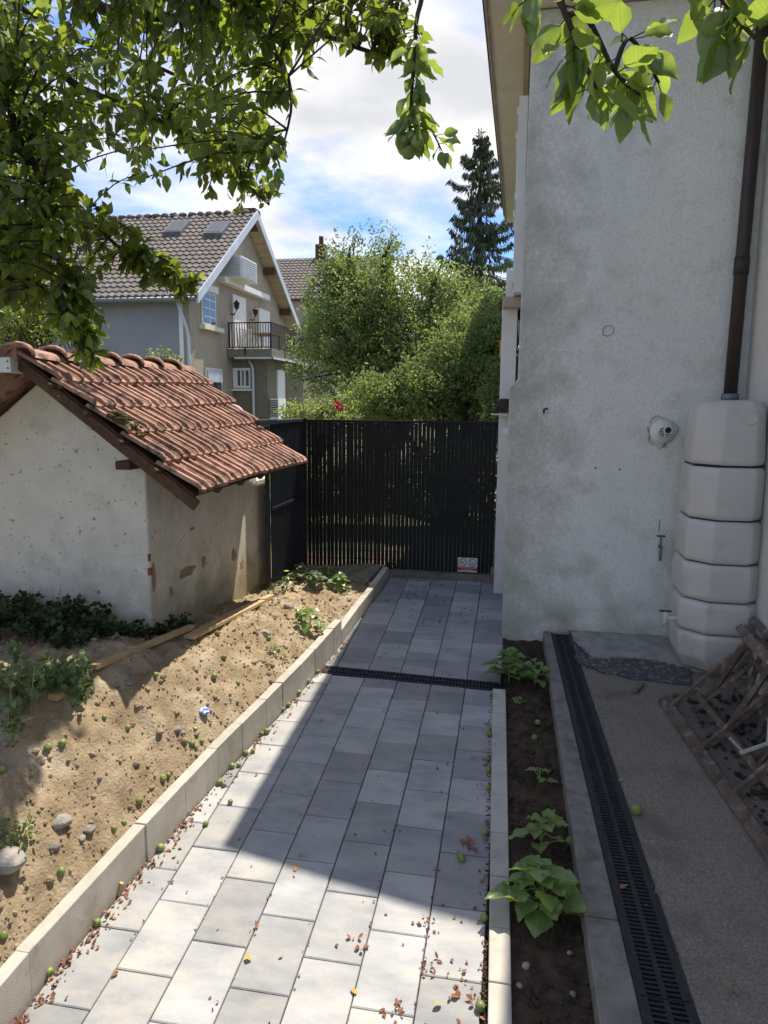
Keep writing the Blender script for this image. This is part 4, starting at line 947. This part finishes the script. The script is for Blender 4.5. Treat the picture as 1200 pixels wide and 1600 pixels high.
bush('leafy_shrub', (-1.0, 11.8, .9), [bl(740, 560, 12, .85, .8, .75), bl(680, 610, 11.8, .8, .7, .6), bl(775, 500, 13, .4, .6, .5), bl(600, 625, 11.6, .8, .6, .45), bl(780, 620, 11.4, .4, .6, .6), bl(760, 520, 12.6, .6, .6, .6), ((-.9, 11.2, 1.7), 1.0, .5, .7), ((-2.4, 11.4, 1.6), .9, .5, .6), ((-3.4, 11.2, 1.5), .6, .5, .5)], 2000, 22, .078, .037, 'leaf_bg', 'broad bright green shrub behind the right end of the fence', 'shrub', .06, .16, upw=.2)
bush('leafy_shrub', (-3.6, 11.2, .9), [bl(470, 648, 11, .32, .4, .22), bl(520, 655, 10.8, .5, .4, .35)], 160, 20, .06, .03, 'leaf_bg2', 'low green shrub just above the fence beside the air conditioner', 'shrub', .03, .11)
b = MB(); c = atY(530, 634, 10.6)
for i in range(30): b.leaf(c + rdir() * .06, rdir(), rdir(), .05, .05, .2, .2, 1)
tag(obj('red_flower', b, 'red'), 'small red flower head showing above the black fence', 'flower')
# spruce
def spruce(base, top, rmax, label):
    base = V(base); t = empty('spruce_tree', base, label, 'tree'); tr = MB().tube([base, base.lerp(V(top), .5), V(top)], [.28, .16, .015], 8); nd = MB(); H_ = top[2] - base.z
    lev = base.z + .12 * H_
    while lev < top[2] - .1:
        f_ = (top[2] - lev) / H_; rl = rmax * min(1, f_ * 1.45) ** .8 * R.uniform(.55, 1.15) + .1; nb = 3 if f_ > .15 else 4
        for k in range(nb):
            az = R.uniform(0, 2 * math.pi); o_ = V((math.cos(az), math.sin(az), 0)); st = base.lerp(V(top), 1 - f_); pts = []
            for i in range(7): u = i / 6; pts.append(st + o_ * rl * u + V((0, 0, rl * (-.55 * u + .50 * u * u * u) + .1 * u)))
            tr.tube(pts, [.045 * f_ + .012] + [.02 * f_ + .006] * 5 + [.004], 4, False)
            sd_ = o_.cross(V((0, 0, 1)))
            for i in range(int(36 + 90 * rl)):
                u = R.uniform(.12, 1); j = min(5, int(u * 6)); q = pts[j].lerp(pts[j + 1], u * 6 - j); sw = sd_ * R.uniform(-1, 1) * .5 * rl * (1.05 - u) * .7
                q = q + sw + V((0, 0, -abs(R.gauss(0, .02)) - sw.length * .2)); Ln = R.uniform(.16, .42) * (.6 + .5 * f_)
                dd = (V((0, 0, -1)) + o_ * R.uniform(.0, .9) + sw * .8 + rdir() * .25).normalized(); nd.leaf(q, dd, rdir(), Ln, R.uniform(.04, .075), .1, .0, 1)
        lev += R.uniform(.16, .30) * (.6 + f_)
    for i in range(60): q = V(top) + V((R.gauss(0, .06), R.gauss(0, .06), -R.uniform(0, .7))); nd.leaf(q, (rdir() + V((0, 0, .3))).normalized(), rdir(), .2, .05, .1, 0, 1)
    obj('trunk', tr, 'bark', t, smooth=True); tag(obj('crown', nd, 'needle', t), kind='stuff')
tp_ = atY(752, 205, 26); spruce((tp_.x + .1, 26, .9), tp_, 3.3, 'tall dark spruce with drooping branches beside the roof eave')
# greenery behind the shed ridge
bush('garden_shrub', (-5.2, 7.5, 1.2), [(atY(60, 500, 7.2), .5, .4, .22), (atY(20, 510, 7.4), .5, .4, .25), (atY(130, 515, 7.2), .3, .3, .16)], 130, 18, .07, .035, 'leaf_yel', 'bright green shrub rising behind the shed ridge', 'shrub', .03, .12)
bush('garden_shrub', (-3.9, 7.6, 1.2), [(atY(262, 560, 7.3), .22, .2, .1)], 14, 9, .045, .02, 'leaf_bg2', 'thin pale sprigs behind the far end of the shed ridge', 'shrub', .012, .08)

def nearleaf(i, m_='leaf_near', lobe=.035, lf=47, wv=1.0, peak=.78):
    """leaf blade one unit long with rolled halves, wavy margin and drooping tip"""
    rg = random.Random(40 + i); m = MB(); rows_, cols = 11, 7; fold, curl, wav, ph = rg.uniform(.05, .5), rg.uniform(.05, .5), rg.uniform(.02, .07), rg.uniform(0, 6); tw = rg.uniform(-.5, .5)
    for r in range(rows_ + 1):
        t = r / rows_; w_ = .5 * (math.sin(math.pi * t ** peak) ** .85 if 0 < t < 1 else 0) * (1 - .25 * t) * 1.12
        for c in range(cols):
            u = (c / (cols - 1) - .5) * 2; x = u * w_ * (1 + lobe * (math.sin(t * lf + ph) if abs(u) > .9 else 0)); z = abs(u) ** 1.5 * fold * w_ - curl * t * t * .55 + wav * abs(u) * math.sin(t * 13 + ph + (2 if u > 0 else 0)) + u * w_ * tw * t
            m.v.append(V((x, t - .12 * curl * t * t, z)))
    for r in range(rows_):
        for c in range(cols - 1): a = r * cols + c; m.f.append((a, a + 1, a + cols + 1, a + cols))
    me = m.mesh('leaf', smooth=True); me.materials.append(M[m_]); return me
VEG = [nearleaf(60 + i, 'leaf_vegn', .10, 24, 2.4, .66) for i in range(6)]
def place_leaf(me, p, d, nn, ln, wd, parent):
    d = V(d).normalized(); sx = d.cross(V(nn)).normalized(); u = sx.cross(d); o = bpy.data.objects.new('leaf', me); COL.objects.link(o); o.parent = parent
    mt = Matrix((sx, d, u)).transposed().to_4x4(); mt.translation = V(p) - ORG[parent.name]; o.matrix_local = mt @ Matrix.Diagonal((wd, ln, ln * .8, 1)); return o
# ------------------------------------------------------------------ apple tree overhead
TB = V((-3.9, 2.6, 1.2)); tree = empty('apple_tree', TB, 'apple tree whose leafy branches hang over the path and shed', 'tree')
FORK = V((-3.75, 2.75, 3.1))
obj('trunk', MB().tube([TB - V((0, 0, .2)), TB + V((.02, .03, .6)), TB + V((.1, .1, 1.3)), FORK], [.19, .15, .135, .12], 12), 'bark', tree, smooth=True)
def smooth(pts, n=5):
    P_ = [pts[0]] + list(pts) + [pts[-1]]; o_ = []
    for i in range(1, len(P_) - 2):
        a, b_, c, d = P_[i - 1:i + 3]
        for k in range(n):
            t = k / n; o_.append(.5 * ((2 * b_) + (c - a) * t + (2 * a - 5 * b_ + 4 * c - d) * t * t + (3 * b_ - a - 3 * c + d) * t ** 3))
    o_.append(P_[-2]); return o_
LIMBS = []
def limb(pts, r0, r1):
    s_ = smooth([V(p) for p in pts]); n = len(s_); LIMBS.append(s_)
    obj('branch', MB().tube(s_, [lerp(r0, r1, i / (n - 1)) for i in range(n)], 7), 'bark', tree, smooth=True); return s_
D = atD
limb([FORK, D(-60, -60, 4.9), D(180, 20, 4.5), D(420, 30, 4.2), D(560, 75, 4.0), D(655, 105, 3.9)], .034, .004)
limb([FORK, D(-80, 60, 4.4), D(130, 140, 4.2), D(290, 210, 4.1), D(420, 320, 4.0)], .03, .004)
limb([FORK, D(-60, 180, 4.3), D(90, 290, 4.3), D(190, 390, 4.25), D(300, 455, 4.2)], .024, .004)
limb([FORK, D(-90, 120, 3.9), D(40, 230, 3.75), D(85, 380, 3.7), D(112, 510, 3.65), D(140, 570, 3.6)], .022, .003)
limb([FORK, D(-80, 260, 3.9), D(10, 360, 3.9), D(40, 450, 3.9)], .02, .003)
limb([FORK, D(-60, -160, 4.6), D(120, -60, 4.0), D(330, -20, 3.6), D(450, 120, 3.5), D(440, 240, 3.5)], .028, .003)
limb([FORK, D(-100, 0, 5.6), D(110, 60, 5.4), D(280, 120, 5.3), D(390, 200, 5.2)], .028, .004)
hl = limb([FORK, V((-3.0, 3.8, 4.9)), V((-2.2, 4.7, 5.7)), V((-1.5, 5.5, 6.1))], .035, .006)  # unseen high limb, added to carry the twigs that dapple the bank
HI = V((-2.4, 2.4, 4.6))
hang = limb([FORK, HI, D(560, -330, 2.6), D(655, -60, 2.35), D(650, 40, 2.32), D(643, 150, 2.3), D(640, 205, 2.3)], .011, .0035)
over = limb([HI, V((-.6, 1.6, 5.0)), D(840, -420, 1.75), D(870, -50, 1.45), D(895, 50, 1.4), D(932, 140, 1.38)], .009, .0035)
ov2 = limb([V((-.6, 1.6, 5.0)), D(1000, -420, 1.7), D(1080, -90, 1.45), D(1130, 0, 1.4), D(1180, 60, 1.35)], .008, .003)
ov3 = limb([over[-8], D(915, 25, 1.46), D(960, 110, 1.47), D(1000, 150, 1.46)], .006, .003)
def inpoly(x, y, P_):
    c = False; j = len(P_) - 1
    for i in range(len(P_)):
        if (P_[i][1] > y) != (P_[j][1] > y) and x < (P_[j][0] - P_[i][0]) * (y - P_[i][1]) / (P_[j][1] - P_[i][1]) + P_[i][0]: c = not c
        j = i
    return c
AREAS = [([(-120, -120), (430, -120), (455, 110), (425, 315), (380, 330), (330, 315), (300, 270), (225, 285), (150, 215), (110, 400), (-120, 440)], 1.0, 450, 3.2, 5.4),
         ([(420, -110), (650, -110), (655, 60), (600, 100), (520, 120), (450, 100)], 1, 60, 3.4, 4.4),
         ([(-100, 300), (130, 300), (150, 430), (150, 500), (60, 500), (-100, 500)], 1, 85, 3.4, 4.4),
         ([(90, 440), (135, 440), (150, 560), (110, 545)], 1, 13, 3.5, 3.8),
         ([(150, 335), (190, 345), (300, 430), (295, 465), (200, 425)], 1, 26, 4.1, 4.35),
         ([(-120, -300), (520, -300), (520, -100), (-120, -100)], 1, 70, 3.2, 5.5)]
LEAVES = []        # (position, direction, normal, length, width)
twigs = MB()
allp = [p for s_ in LIMBS[:7] for p in s_[4:]]
def addtwig(a, tip, nl, L):
    mid = a.lerp(tip, .5) + V((0, 0, .04)) + rdir() * .02; s_ = smooth([a, mid, tip], 4); twigs.tube(s_, [lerp(.0055, .002, i / (len(s_) - 1)) for i in range(len(s_))], 4, False)
    for i in range(nl):
        t = 1 - (i / nl) ** 1.1 * min(1, .42 / max(.05, (tip - a).length)); k = min(len(s_) - 2, int(t * (len(s_) - 1))); q = s_[k].lerp(s_[k + 1], min(1, t * (len(s_) - 1) - k))
        ax_ = (s_[k + 1] - s_[k]).normalized(); d = (ax_ * R.uniform(.2, .9) + rdir() * .75 + V((0, 0, -.35))).normalized(); nn = (rdir() * .8 + V((0, 0, .8)))
        ln = L * R.uniform(.62, 1.15); pe_ = q + d * .018; LEAVES.append((pe_, d, nn, ln, ln * R.uniform(.5, .66))); twigs.tube([q, pe_], .0012, 3, False)
for poly, wt, cnt, d0, d1 in AREAS:
    xs_ = [p[0] for p in poly]; ys_ = [p[1] for p in poly]; k = 0
    while k < cnt:
        x, y = R.uniform(min(xs_), max(xs_)), R.uniform(min(ys_), max(ys_))
        if not inpoly(x, y, poly): continue
        k += 1; tip = D(x, y, R.uniform(d0, d1)); near = min(allp, key=lambda p: (p - tip).length + R.random() * .12)
        if (near - tip).length > .75: near = near.lerp(tip, 1 - .6 / (near - tip).length)
        addtwig(near, tip, R.randint(15, 24), .064)
for i in range(120):  # twigs above the view, put in to cast dappled shade on the soil
    tip = V((R.uniform(-2.6, -1.45), R.uniform(4.5, 5.9), R.uniform(5.6, 6.6))); near = min(hl, key=lambda p: (p - tip).length); addtwig(near, tip, R.randint(9, 15), .085)
fine = []
def cluster(s_, i0, nl, L, dens=1, droop=-.45):
    """big near leaves set along the last stretch of a branch"""
    seg = s_[i0:]
    for i in range(nl):
        t = (i + R.random()) / nl * (len(seg) - 1.001); k = int(t); q = seg[k].lerp(seg[k + 1], t - k); d = (rdir() + (seg[k + 1] - seg[k]).normalized() * .5 + V((0, 0, droop))).normalized()
        q2 = q + d * R.uniform(.012, .03); ln = L * R.uniform(.6, 1.1); fine.append((q2, d, rdir() * .8 + V((0, 0, .7)) - FW * .3, ln, ln * R.uniform(.5, .62))); twigs.tube([q, q2], .0012, 3, False)
cluster(hang, -11, 46, .075); cluster(over, -10, 26, .078); cluster(ov3, -9, 22, .072); cluster(ov2, -9, 26, .08)
ov4 = limb([ov3[-6], D(985, 60, 1.5), D(1030, 130, 1.5)], .005, .0025); cluster(ov4, -9, 16, .07); ov5 = limb([over[-9], D(840, -40, 1.5), D(822, 5, 1.5)], .005, .0025); cluster(ov5, -7, 9, .07)
side = limb([hang[-2], D(670, 200, 2.3), D(690, 235, 2.3)], .004, .002); cluster(side, -9, 12, .07)
# 300 leaves that show largest are leaves of their own, the rest of the crown is one mass
LEAVES.sort(key=lambda q: (q[0] - CAM).length if 0 < (q[0] - CAM).dot(FW) else 99)
single = fine + [q for q in LEAVES if True][:max(0, 300 - len(fine))]; rest = LEAVES[max(0, 300 - len(fine)):]
lms = []
lms = [nearleaf(i) for i in range(10)]
for i, (p, d, nn, ln, wd) in enumerate(single):
    sx = d.cross(nn).normalized(); u = sx.cross(d); o = bpy.data.objects.new('leaf', lms[i % 10]); COL.objects.link(o); o.parent = tree
    mt = Matrix((sx, d, u)).transposed().to_4x4(); mt.translation = p - TB; o.matrix_local = mt @ Matrix.Diagonal((wd, ln, ln * .8, 1))
cr = MB()
for p, d, nn, ln, wd in rest: cr.leaf(p, d, nn, ln, wd, R.uniform(.05, .4), R.uniform(.05, .45), 4, .08)
tag(obj('foliage', cr, 'leaf', tree, smooth=True), kind='stuff'); obj('twigs', twigs, 'bark', tree)
def applemesh(r, name='apple'):
    m = MB(); pr = [(.12, .80), (.45, .92), (.8, .72), (.98, .2), (1.0, -.15), (.85, -.6), (.5, -.88), (.15, -.82)]
    m.lathe((0, 0, 0), (0, 0, 1), [(a * r, h * r) for a, h in pr][::-1], 12); me = m.mesh(name, smooth=True); me.materials.append(M['apple']); return me
am = applemesh(1.0)
for px, py, d_ in ((642, 215, 2.28), (652, 222, 2.26), (632, 232, 2.3), (628, 222, 2.27), (660, 214, 2.29), (638, 238, 2.26), (1118, 38, 1.4), (1134, 32, 1.42), (210, 90, 4.0), (430, 60, 3.6), (585, 85, 3.95), (310, 160, 4.0)):
    piece('apple', am, D(px, py, d_), tree, (R.uniform(-.4, .4), R.uniform(-.4, .4), 0), (.0195,) * 3)

# ------------------------------------------------------------------ fallen apples
ORDW = 'first second third fourth fifth sixth seventh eighth ninth tenth eleventh twelfth thirteenth fourteenth fifteenth sixteenth seventeenth eighteenth nineteenth twentieth twenty-first twenty-second twenty-third twenty-fourth twenty-fifth'.split()
ORD = lambda L_, p: ORDW[sorted(q[1] for q in L_)[::-1].index(p[1])]
def fallen(p, label, group, r=None):
    r = r or R.uniform(.015, .0225); o = bpy.data.objects.new('fallen_apple', am); COL.objects.link(o); o.location = p + V((0, 0, r * .85)); o.scale = (r,) * 3; o.rotation_euler = (R.uniform(0, 3), R.uniform(0, 3), R.uniform(0, 6)); tag(o, label, 'apple', group)
AK = ((77, 1524), (152, 1446), (251, 1329), (322, 1290), (360, 1256), (343, 1226), (350, 1229), (363, 1200), (373, 1198), (384, 1180), (395, 1176), (409, 1149), (417, 1146), (442, 1111), (451, 1104), (467, 1085), (482, 1067), (497, 1052), (556, 963))
for px, py in AK:
    fallen(G(px, py), 'green apple at the foot of the left kerb, ' + ORD(AK, (px, py)) + ' from the picture bottom', 'apples along the left kerb')
AS = ((243, 1058), (335, 1060), (200, 1140), (163, 1124), (98, 1165), (75, 1173), (305, 1142), (300, 1166), (315, 1162), (306, 1170), (255, 1220), (263, 1215), (218, 1255), (194, 1288), (178, 1298), (96, 1366), (4, 1207), (122, 1101), (47, 1135), (6, 1467), (350, 1030), (420, 1000), (372, 1070), (465, 962))
for px, py in AS:
    fallen(soilhit(px, py), 'green apple on the bare soil bank, ' + ORD(AS, (px, py)) + ' from the picture bottom', 'apples on the soil bank')
AG = ((763, 1188), (763, 1207), (762, 1234), (758, 1304), (756, 1438), (750, 1578), (765, 1150))
for px, py in AG:
    fallen(G(px, py), 'green apple in the gap beside right kerb, ' + ORD(AG, (px, py)) + ' from the picture bottom', 'apples in the right gap')
AP = ((835, 1156), (840, 1132), (806, 1098))
for px, py in AP: fallen(G(px, py), 'green apple in the dark planting strip, ' + ORD(AP, (px, py)) + ' from the picture bottom', 'apples in the planting strip')
fallen(G(994, 1271, .122), 'single green apple on the concrete terrace beside drain', None, .03)
fallen(G(721, 1345), 'single green apple among red leaves on the shaded path', None, .024)

# ------------------------------------------------------------------ plants
def plant(name, base, nl, L, W, h, m, label, cat='plant', lean=(0, 0), group=None, up=.35, rows=6, stemr=.006):
    base = V(base); t = empty(name, base, label, cat, group); top = base + V((lean[0], lean[1], h)); st = MB().tube([base - V((0, 0, .02)), base.lerp(top, .5) + rdir() * h * .05, top], [stemr, stemr * .8, stemr * .4], 6); lv = []
    for i in range(nl):
        f_ = (i + .5) / nl; q = base.lerp(top, .12 + .88 * f_); az = i * 2.4 + R.uniform(-.4, .4); o_ = V((math.cos(az), math.sin(az), 0)); pl_ = L * (1 - f_) * R.uniform(.4, .8) + .01
        q2 = q + o_ * pl_ + V((0, 0, pl_ * up)); st.tube([q, q.lerp(q2, .5) + V((0, 0, pl_ * .1)), q2], stemr * .45, 4, False)
        lv.append((q2, (o_ + V((0, 0, up * R.uniform(-.9, .9)))).normalized(), V((0, 0, 1)) + o_ * .1 + rdir() * .25, L * R.uniform(.6, 1.05) * (1 - .35 * f_), W * R.uniform(.75, 1.1) * (1 - .3 * f_)))
    obj('stem', st, 'stem', t, smooth=True)
    for p, d, nn, ln, wd in lv:
        if name == 'leafy_plant': place_leaf(R.choice(VEG), p, d, nn, ln, wd * 1.1, t); continue
        obj('leaf', MB().leaf(p, d, nn, ln, wd, R.uniform(.05, .3), R.uniform(.15, .6), rows, .16), m, t, smooth=True)
    return t
def SZ(p): return V((p.x, p.y, SL * p.y + .0))
plant('leafy_plant', SZ(G(848, 1425)), 30, .19, .13, .26, 'leaf_veg', 'largest light green leafy plant, overhanging the right kerb in sun', lean=(-.03, -.02), up=.3)
plant('leafy_plant', SZ(G(846, 1330)), 14, .15, .09, .22, 'leaf_veg', 'upright leafy plant just behind the largest one in strip')
plant('leafy_plant', SZ(G(842, 1225)), 6, .10, .05, .11, 'leaf_veg', 'small lone leafy plant midway along the dark planting strip')
plant('leafy_plant', SZ(G(795, 1065)), 30, .17, .11, .26, 'leaf_veg', 'dark bushy leafy plant at the house corner end of strip', up=.3)
plant('leafy_plant', SZ(G(835, 1072)), 15, .13, .08, .2, 'leaf_veg', 'slim green plant beside the terrace kerb end by the wall')
plant('leafy_plant', SZ(G(808, 1100)), 7, .05, .03, .05, 'leaf_veg', 'tiny seedling below the dark bushy plant in the strip')
plant('weed', soilhit(484, 982), 16, .14, .08, .19, 'leaf_veg', 'bright green broad leaved weed between shed and kerb', 'weed')
plant('weed', soilhit(430, 1022), 9, .06, .03, .08, 'leaf_veg', 'small pale green seedling on the soil near the kerb', 'weed')
plant('weed', soilhit(445, 1030), 5, .04, .02, .05, 'leaf_veg', 'tiny seedling right of the small pale seedling', 'weed')
plant('weed', soilhit(470, 968), 8, .08, .04, .10, 'leaf_yel', 'yellowish weed just behind the bright broad leaved weed', 'weed')
for k, (px, py, lab) in enumerate(((492, 918, 'round leaved weed clump in front of concrete slab'), (515, 908, 'round leaved weed clump touching the concrete slab'), (470, 905, 'round leaved weed clump against the corner fence post'), (530, 922, 'low round leaved weed clump nearest the left kerb end'))):
    plant('weed', soilhit(px, py), 26, .095, .09, .17, 'leaf_veg' if k % 2 else 'leaf_bramble', lab, 'weed', up=.6, rows=6, stemr=.003)
t = plant('flowering_weed', soilhit(448, 922), 12, .10, .05, .16, 'leaf_yel', 'weed with a yellow flower at the foot of grey fence', 'weed')
fp = ORG[t.name] + V((0, 0, .2)); b = MB()
for i in range(12): a = i * .524; b.leaf(fp, V((math.cos(a), math.sin(a), .2)), V((0, 0, 1)), .03, .014, .1, .1, 1)
obj('flower', b, 'flower', t)
plant('weed', soilhit(428, 930), 10, .09, .03, .12, 'leaf_yel', 'grassy yellow green weed at the shed corner and fence', 'weed')
# brambles at the left edge
def patch(name, spots, nl, L, W, m, label, cat, hgt, kind=None, stem=True):
    t = empty(name, spots[0], label, cat); cr = MB(); st = MB()
    for s_ in spots:
        tip = s_ + V((R.uniform(-.08, .1), R.uniform(-.12, .06), hgt * R.uniform(.4, 1.1))); st.tube([s_ - V((0, 0, .02)), s_.lerp(tip, .6) + V((0, 0, .03)), tip], .0035, 4, False)
        for i in range(nl):
            q = s_.lerp(tip, R.uniform(.15, 1)) + rdir() * .035; cr.leaf(q, (rdir() + V((0, -.2, 0))).normalized(), rdir() * .6 + V((0, -.2, .9)), L * R.uniform(.6, 1.2), W * R.uniform(.7, 1.2), R.uniform(.05, .3), .25, 4, .15)
    if stem: tag(obj('stems', st, 'stem', t), kind='stuff')
    tag(obj('leaves', cr, m, t), kind='stuff'); return t
patch('bramble', [soilhit(R.uniform(60, 128), R.uniform(1050, 1098)) for i in range(20)], 14, .05, .042, 'leaf_bramble', 'grey green bramble tangle beside the near end of planks', 'bramble', .17)
patch('bramble', [soilhit(R.uniform(-25, 55), R.uniform(1050, 1118)) for i in range(16)], 10, .055, .042, 'leaf_bramble', 'straggling bramble shoots at the left edge of soil', 'bramble', .26)
patch('weed_patch', [soilhit(R.uniform(-10, 55), R.uniform(1290, 1340)) for i in range(16)], 8, .035, .02, 'leaf_yel', 'low weed patch in tree shade at the left edge', 'weed', .05)
patch('weed_patch', [soilhit(R.uniform(-5, 40), R.uniform(1130, 1160)) for i in range(9)], 8, .035, .02, 'leaf_yel', 'sparse low weeds below the straggling brambles', 'weed', .05)
iv = [soilhit(R.uniform(-60, 250), R.uniform(905, 1035)) for i in range(10)]
sp = []
for i in range(330):
    x, y = R.uniform(-4.4, -2.58), R.uniform(4.0, 4.72)
    if x > -2.75 and y < 4.4: continue
    sp.append(V((x, y, soilz(x, y) + (R.random() * .16 if x < -2.9 else 0))))
for i in range(14): y = R.uniform(4.7, 5.2); x = R.uniform(-2.59, -2.54); sp.append(V((x, y, soilz(x, y))))
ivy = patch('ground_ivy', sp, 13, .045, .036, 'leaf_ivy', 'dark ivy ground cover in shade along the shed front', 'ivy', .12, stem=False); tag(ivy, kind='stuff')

# ------------------------------------------------------------------ stones, clods, litter, small finds
b = MB(); bd = MB()
for i in range(9000):
    Y = R.uniform(2.0, 7.9); X = kerbX(Y) - .01 - R.random() ** 1.2 * 1.7
    if X < -2.6 and Y > 4.7: continue
    r = min(.04, abs(R.gauss(0, .0045)) + .0025 + (.022 * R.random() if R.random() < .07 else 0)); b.rock((X, Y, soilz(X, Y) + r * .2), r, R, .75)
tag(obj('soil_clods', b, 'soil'), 'loose crumbs and clods of sandy soil over the bank', 'soil', kind='stuff')
for i in range(1700):
    y = R.uniform(2.3, 6.3); x = R.uniform(.06 - .0333 * (y - 2.73), TK(y)); r = abs(R.gauss(0, .006)) + .003; bd.rock((x, y, SL * y + r * .3), r, R, .8)
tag(obj('soil_crumbs', bd, 'soil_dark'), 'dark soil crumbs scattered over the planting strip', 'soil', kind='stuff')
for px, py, r, lab in ((202, 1068, .035, 'pale angular stone near the middle of longest plank'), (183, 1072, .028, 'grey stone just left of the pale angular stone'), (14, 1352, .10, 'large grey rock half buried at the left edge'), (97, 1288, .06, 'brown rounded rock in tree shade near the kerb'), (277, 1141, .034, 'flat reddish stone in the middle of the soil bank'), (38, 1126, .04, 'dull stone beside the straggling brambles'), (86, 1325, .035, 'small grey stone in the shade below the brown rock'), (140, 1298, .035, 'pinkish stone lying near the kerb in tree shade'), (128, 1312, .028, 'lumpy stone next to the pinkish stone'), (415, 992, .05, 'brown clod of earth between the plank ends and weed'), (450, 950, .06, 'broken earth clod beside the yellowish weed'), (286, 1146, .02, 'white pebble touching the flat reddish stone'), (8, 1163, .025, 'white pebble at the left edge of sunlit soil')):
    p = soilhit(px, py); tag(obj('stone', MB().rock(p + V((0, 0, r * .25)), r, R, .62), 'stone', smooth=False, bevel=r * .15), lab, 'stone', 'stones on the bank')
for px, py, r, lab in ((822, 1512, .024, 'pale stone in planting strip under the largest plant'), (812, 1543, .02, 'small round stone near the bottom of planting strip'), (928, 1508, .035, 'dark stone against the terrace kerb in planting strip'), (936, 1535, .03, 'dark stone below another by the terrace kerb'), (895, 1555, .016, 'white pebble near the bottom of planting strip'), (890, 1490, .014, 'pale pebble right of the hanging leaf in strip')):
    p = SZ(G(px, py)); tag(obj('stone', MB().rock(p + V((0, 0, r * .4)), r, R, .7), 'stone', bevel=r * .15), lab, 'stone', 'stones in the planting strip')
p = soilhit(14, 1072); tag(obj('loose_brick', MB().bar(p + V((-.12, .05, .02)), p + V((.1, -.03, .02)), .11, .05), 'brick', bevel=.008), 'flat reddish brick at left edge behind the brambles', 'brick')
p = soilhit(320, 1114); tag(obj('bottle_cap', MB().lathe(p + V((0, 0, .01)), (.15, -.25, 1), [(.034, 0), (.036, .006), (.034, .014), (.03, .016)], 20), 'blue'), 'blue and white round lid lying on the sunlit soil', 'lid')
p = G(187, 1398); tag(obj('wood_chip', MB().bar(p + V((-.005, 0, .0)), p + V((.005, .015, .06)), .03, .02), 'wood_new', bevel=.003), 'upright chip of tan wood leaning on the left kerb', 'wood chip')
b = MB()
for i in range(160):
    y = R.uniform(2.6, 6.1); x = R.uniform(DR(y) + .02, 1.5) if R.random() < .6 else DR(y) + abs(R.gauss(0, .05)) + .01; b.rock((x, y, SL * y + .121), abs(R.gauss(0, .003)) + .0022, R, .6)
tag(obj('grit', b, 'stone'), 'fine grit and crumbs strewn over the concrete terrace', 'grit', kind='stuff')
lit = MB(); gap = MB()
def dry(mb, p, s_):
    d = V((R.uniform(-1, 1), R.uniform(-1, 1), R.uniform(.0, .4))).normalized(); mb.leaf(p, d, V((0, 0, 1)) + rdir() * .5, s_, s_ * R.uniform(.5, .8), R.uniform(-.1, .5), R.uniform(-.5, .3), 4, .2)
for i in range(900):
    u = R.random()
    if u < .45: y = R.uniform(2.2, 6.2) if R.random() < .6 else R.uniform(2.2, 3.8); x = kerbX(y) + .08 + abs(R.gauss(0, .035)); s_ = R.uniform(.012, .03)
    elif u < .55: y = R.uniform(2.4, 5.5); x = -.08 - abs(R.gauss(0, .07)); s_ = R.uniform(.012, .032)
    elif u < .80:
        y = R.uniform(2.3, 5.5); c = R.randint(0, 6); x = -.078 - PW * c + R.gauss(0, .008); s_ = R.uniform(.008, .018)
    else: y = R.uniform(2.3, 7.9); x = R.uniform(kerbX(y) + .1, -.1); s_ = R.uniform(.008, .026)
    dry(lit, V((x, y, SL * y + .004)), s_)
for i in range(26): y = R.uniform(2.7, 5.6); x = DL(y) + R.uniform(-.1, .25); dry(lit, V((x, y, SL * y + .127)), R.uniform(.008, .02))
for cx_, cy_, n_ in ((-.32, 2.95, 16), (-.2, 3.75, 14), (-.36, 3.2, 9), (-.15, 2.85, 14), (-.45, 2.72, 12), (-.3, 2.62, 16), (-.68, 3.02, 7), (-.6, 6.9, 30), (-.9, 7.3, 25), (-1.0, 7.75, 30)):
    for i in range(n_): x, y = cx_ + R.gauss(0, .035 if cy_ < 6 else .25), cy_ + R.gauss(0, .035 if cy_ < 6 else .12); dry(lit, V((x, y, SL * y + .006)), R.uniform(.014, .036))
tag(obj('leaf_litter', lit, 'dry_leaf'), 'small dry red brown leaves scattered over the paved path', 'dry leaves', kind='stuff')
for i in range(900):
    y = R.uniform(2.2, 5.5); x = R.uniform(-.08, -.048) - .0333 * (y - 2.73) * .9; r = R.uniform(.003, .009); gap.rock((x, y, SL * y - .012 + R.uniform(0, .012)), r, R, .8)
tag(obj('gap_debris', gap, 'soil_dark'), 'dark crumbs filling the gap beside the right kerb', 'debris', kind='stuff')
for k, (px, py, dz, lab) in enumerate(((467, 1335, 0, 'yellow leaf at the shadow edge on the path'), (461, 1363, 0, 'tiny yellow leaf below the one at shadow edge'), (403, 1453, 0, 'tan curled leaf on a joint in mid path'), (393, 1503, 0, 'yellow leaf on the sunlit pavers near the bottom'), (557, 1556, 0, 'bright yellow leaf low on the right pavers'), (184, 1519, 0, 'brown curled leaf at a paver corner, lower left'), (690, 1571, 0, 'yellow brown leaf among litter at bottom right'), (722, 1523, 0, 'large tan dry leaf near the right kerb'), (501, 1128, 0, 'yellow leaf on the shaded pavers, upper path'), (969, 1391, .13, 'tan leaf on the edge of the terrace drain'), (1029, 1400, .13, 'curled brown leaf on the right edge of drain'), (1143, 1545, .122, 'brown leaf lying on the terrace concrete'))):
    b = MB(); s_ = R.uniform(.03, .045); dry(b, G(px, py, dz) + V((0, 0, .008)), s_); tag(obj('dry_leaf', b, 'yellow_leaf' if 'yellow' in lab else 'dry_leaf', smooth=True), lab, 'leaf')
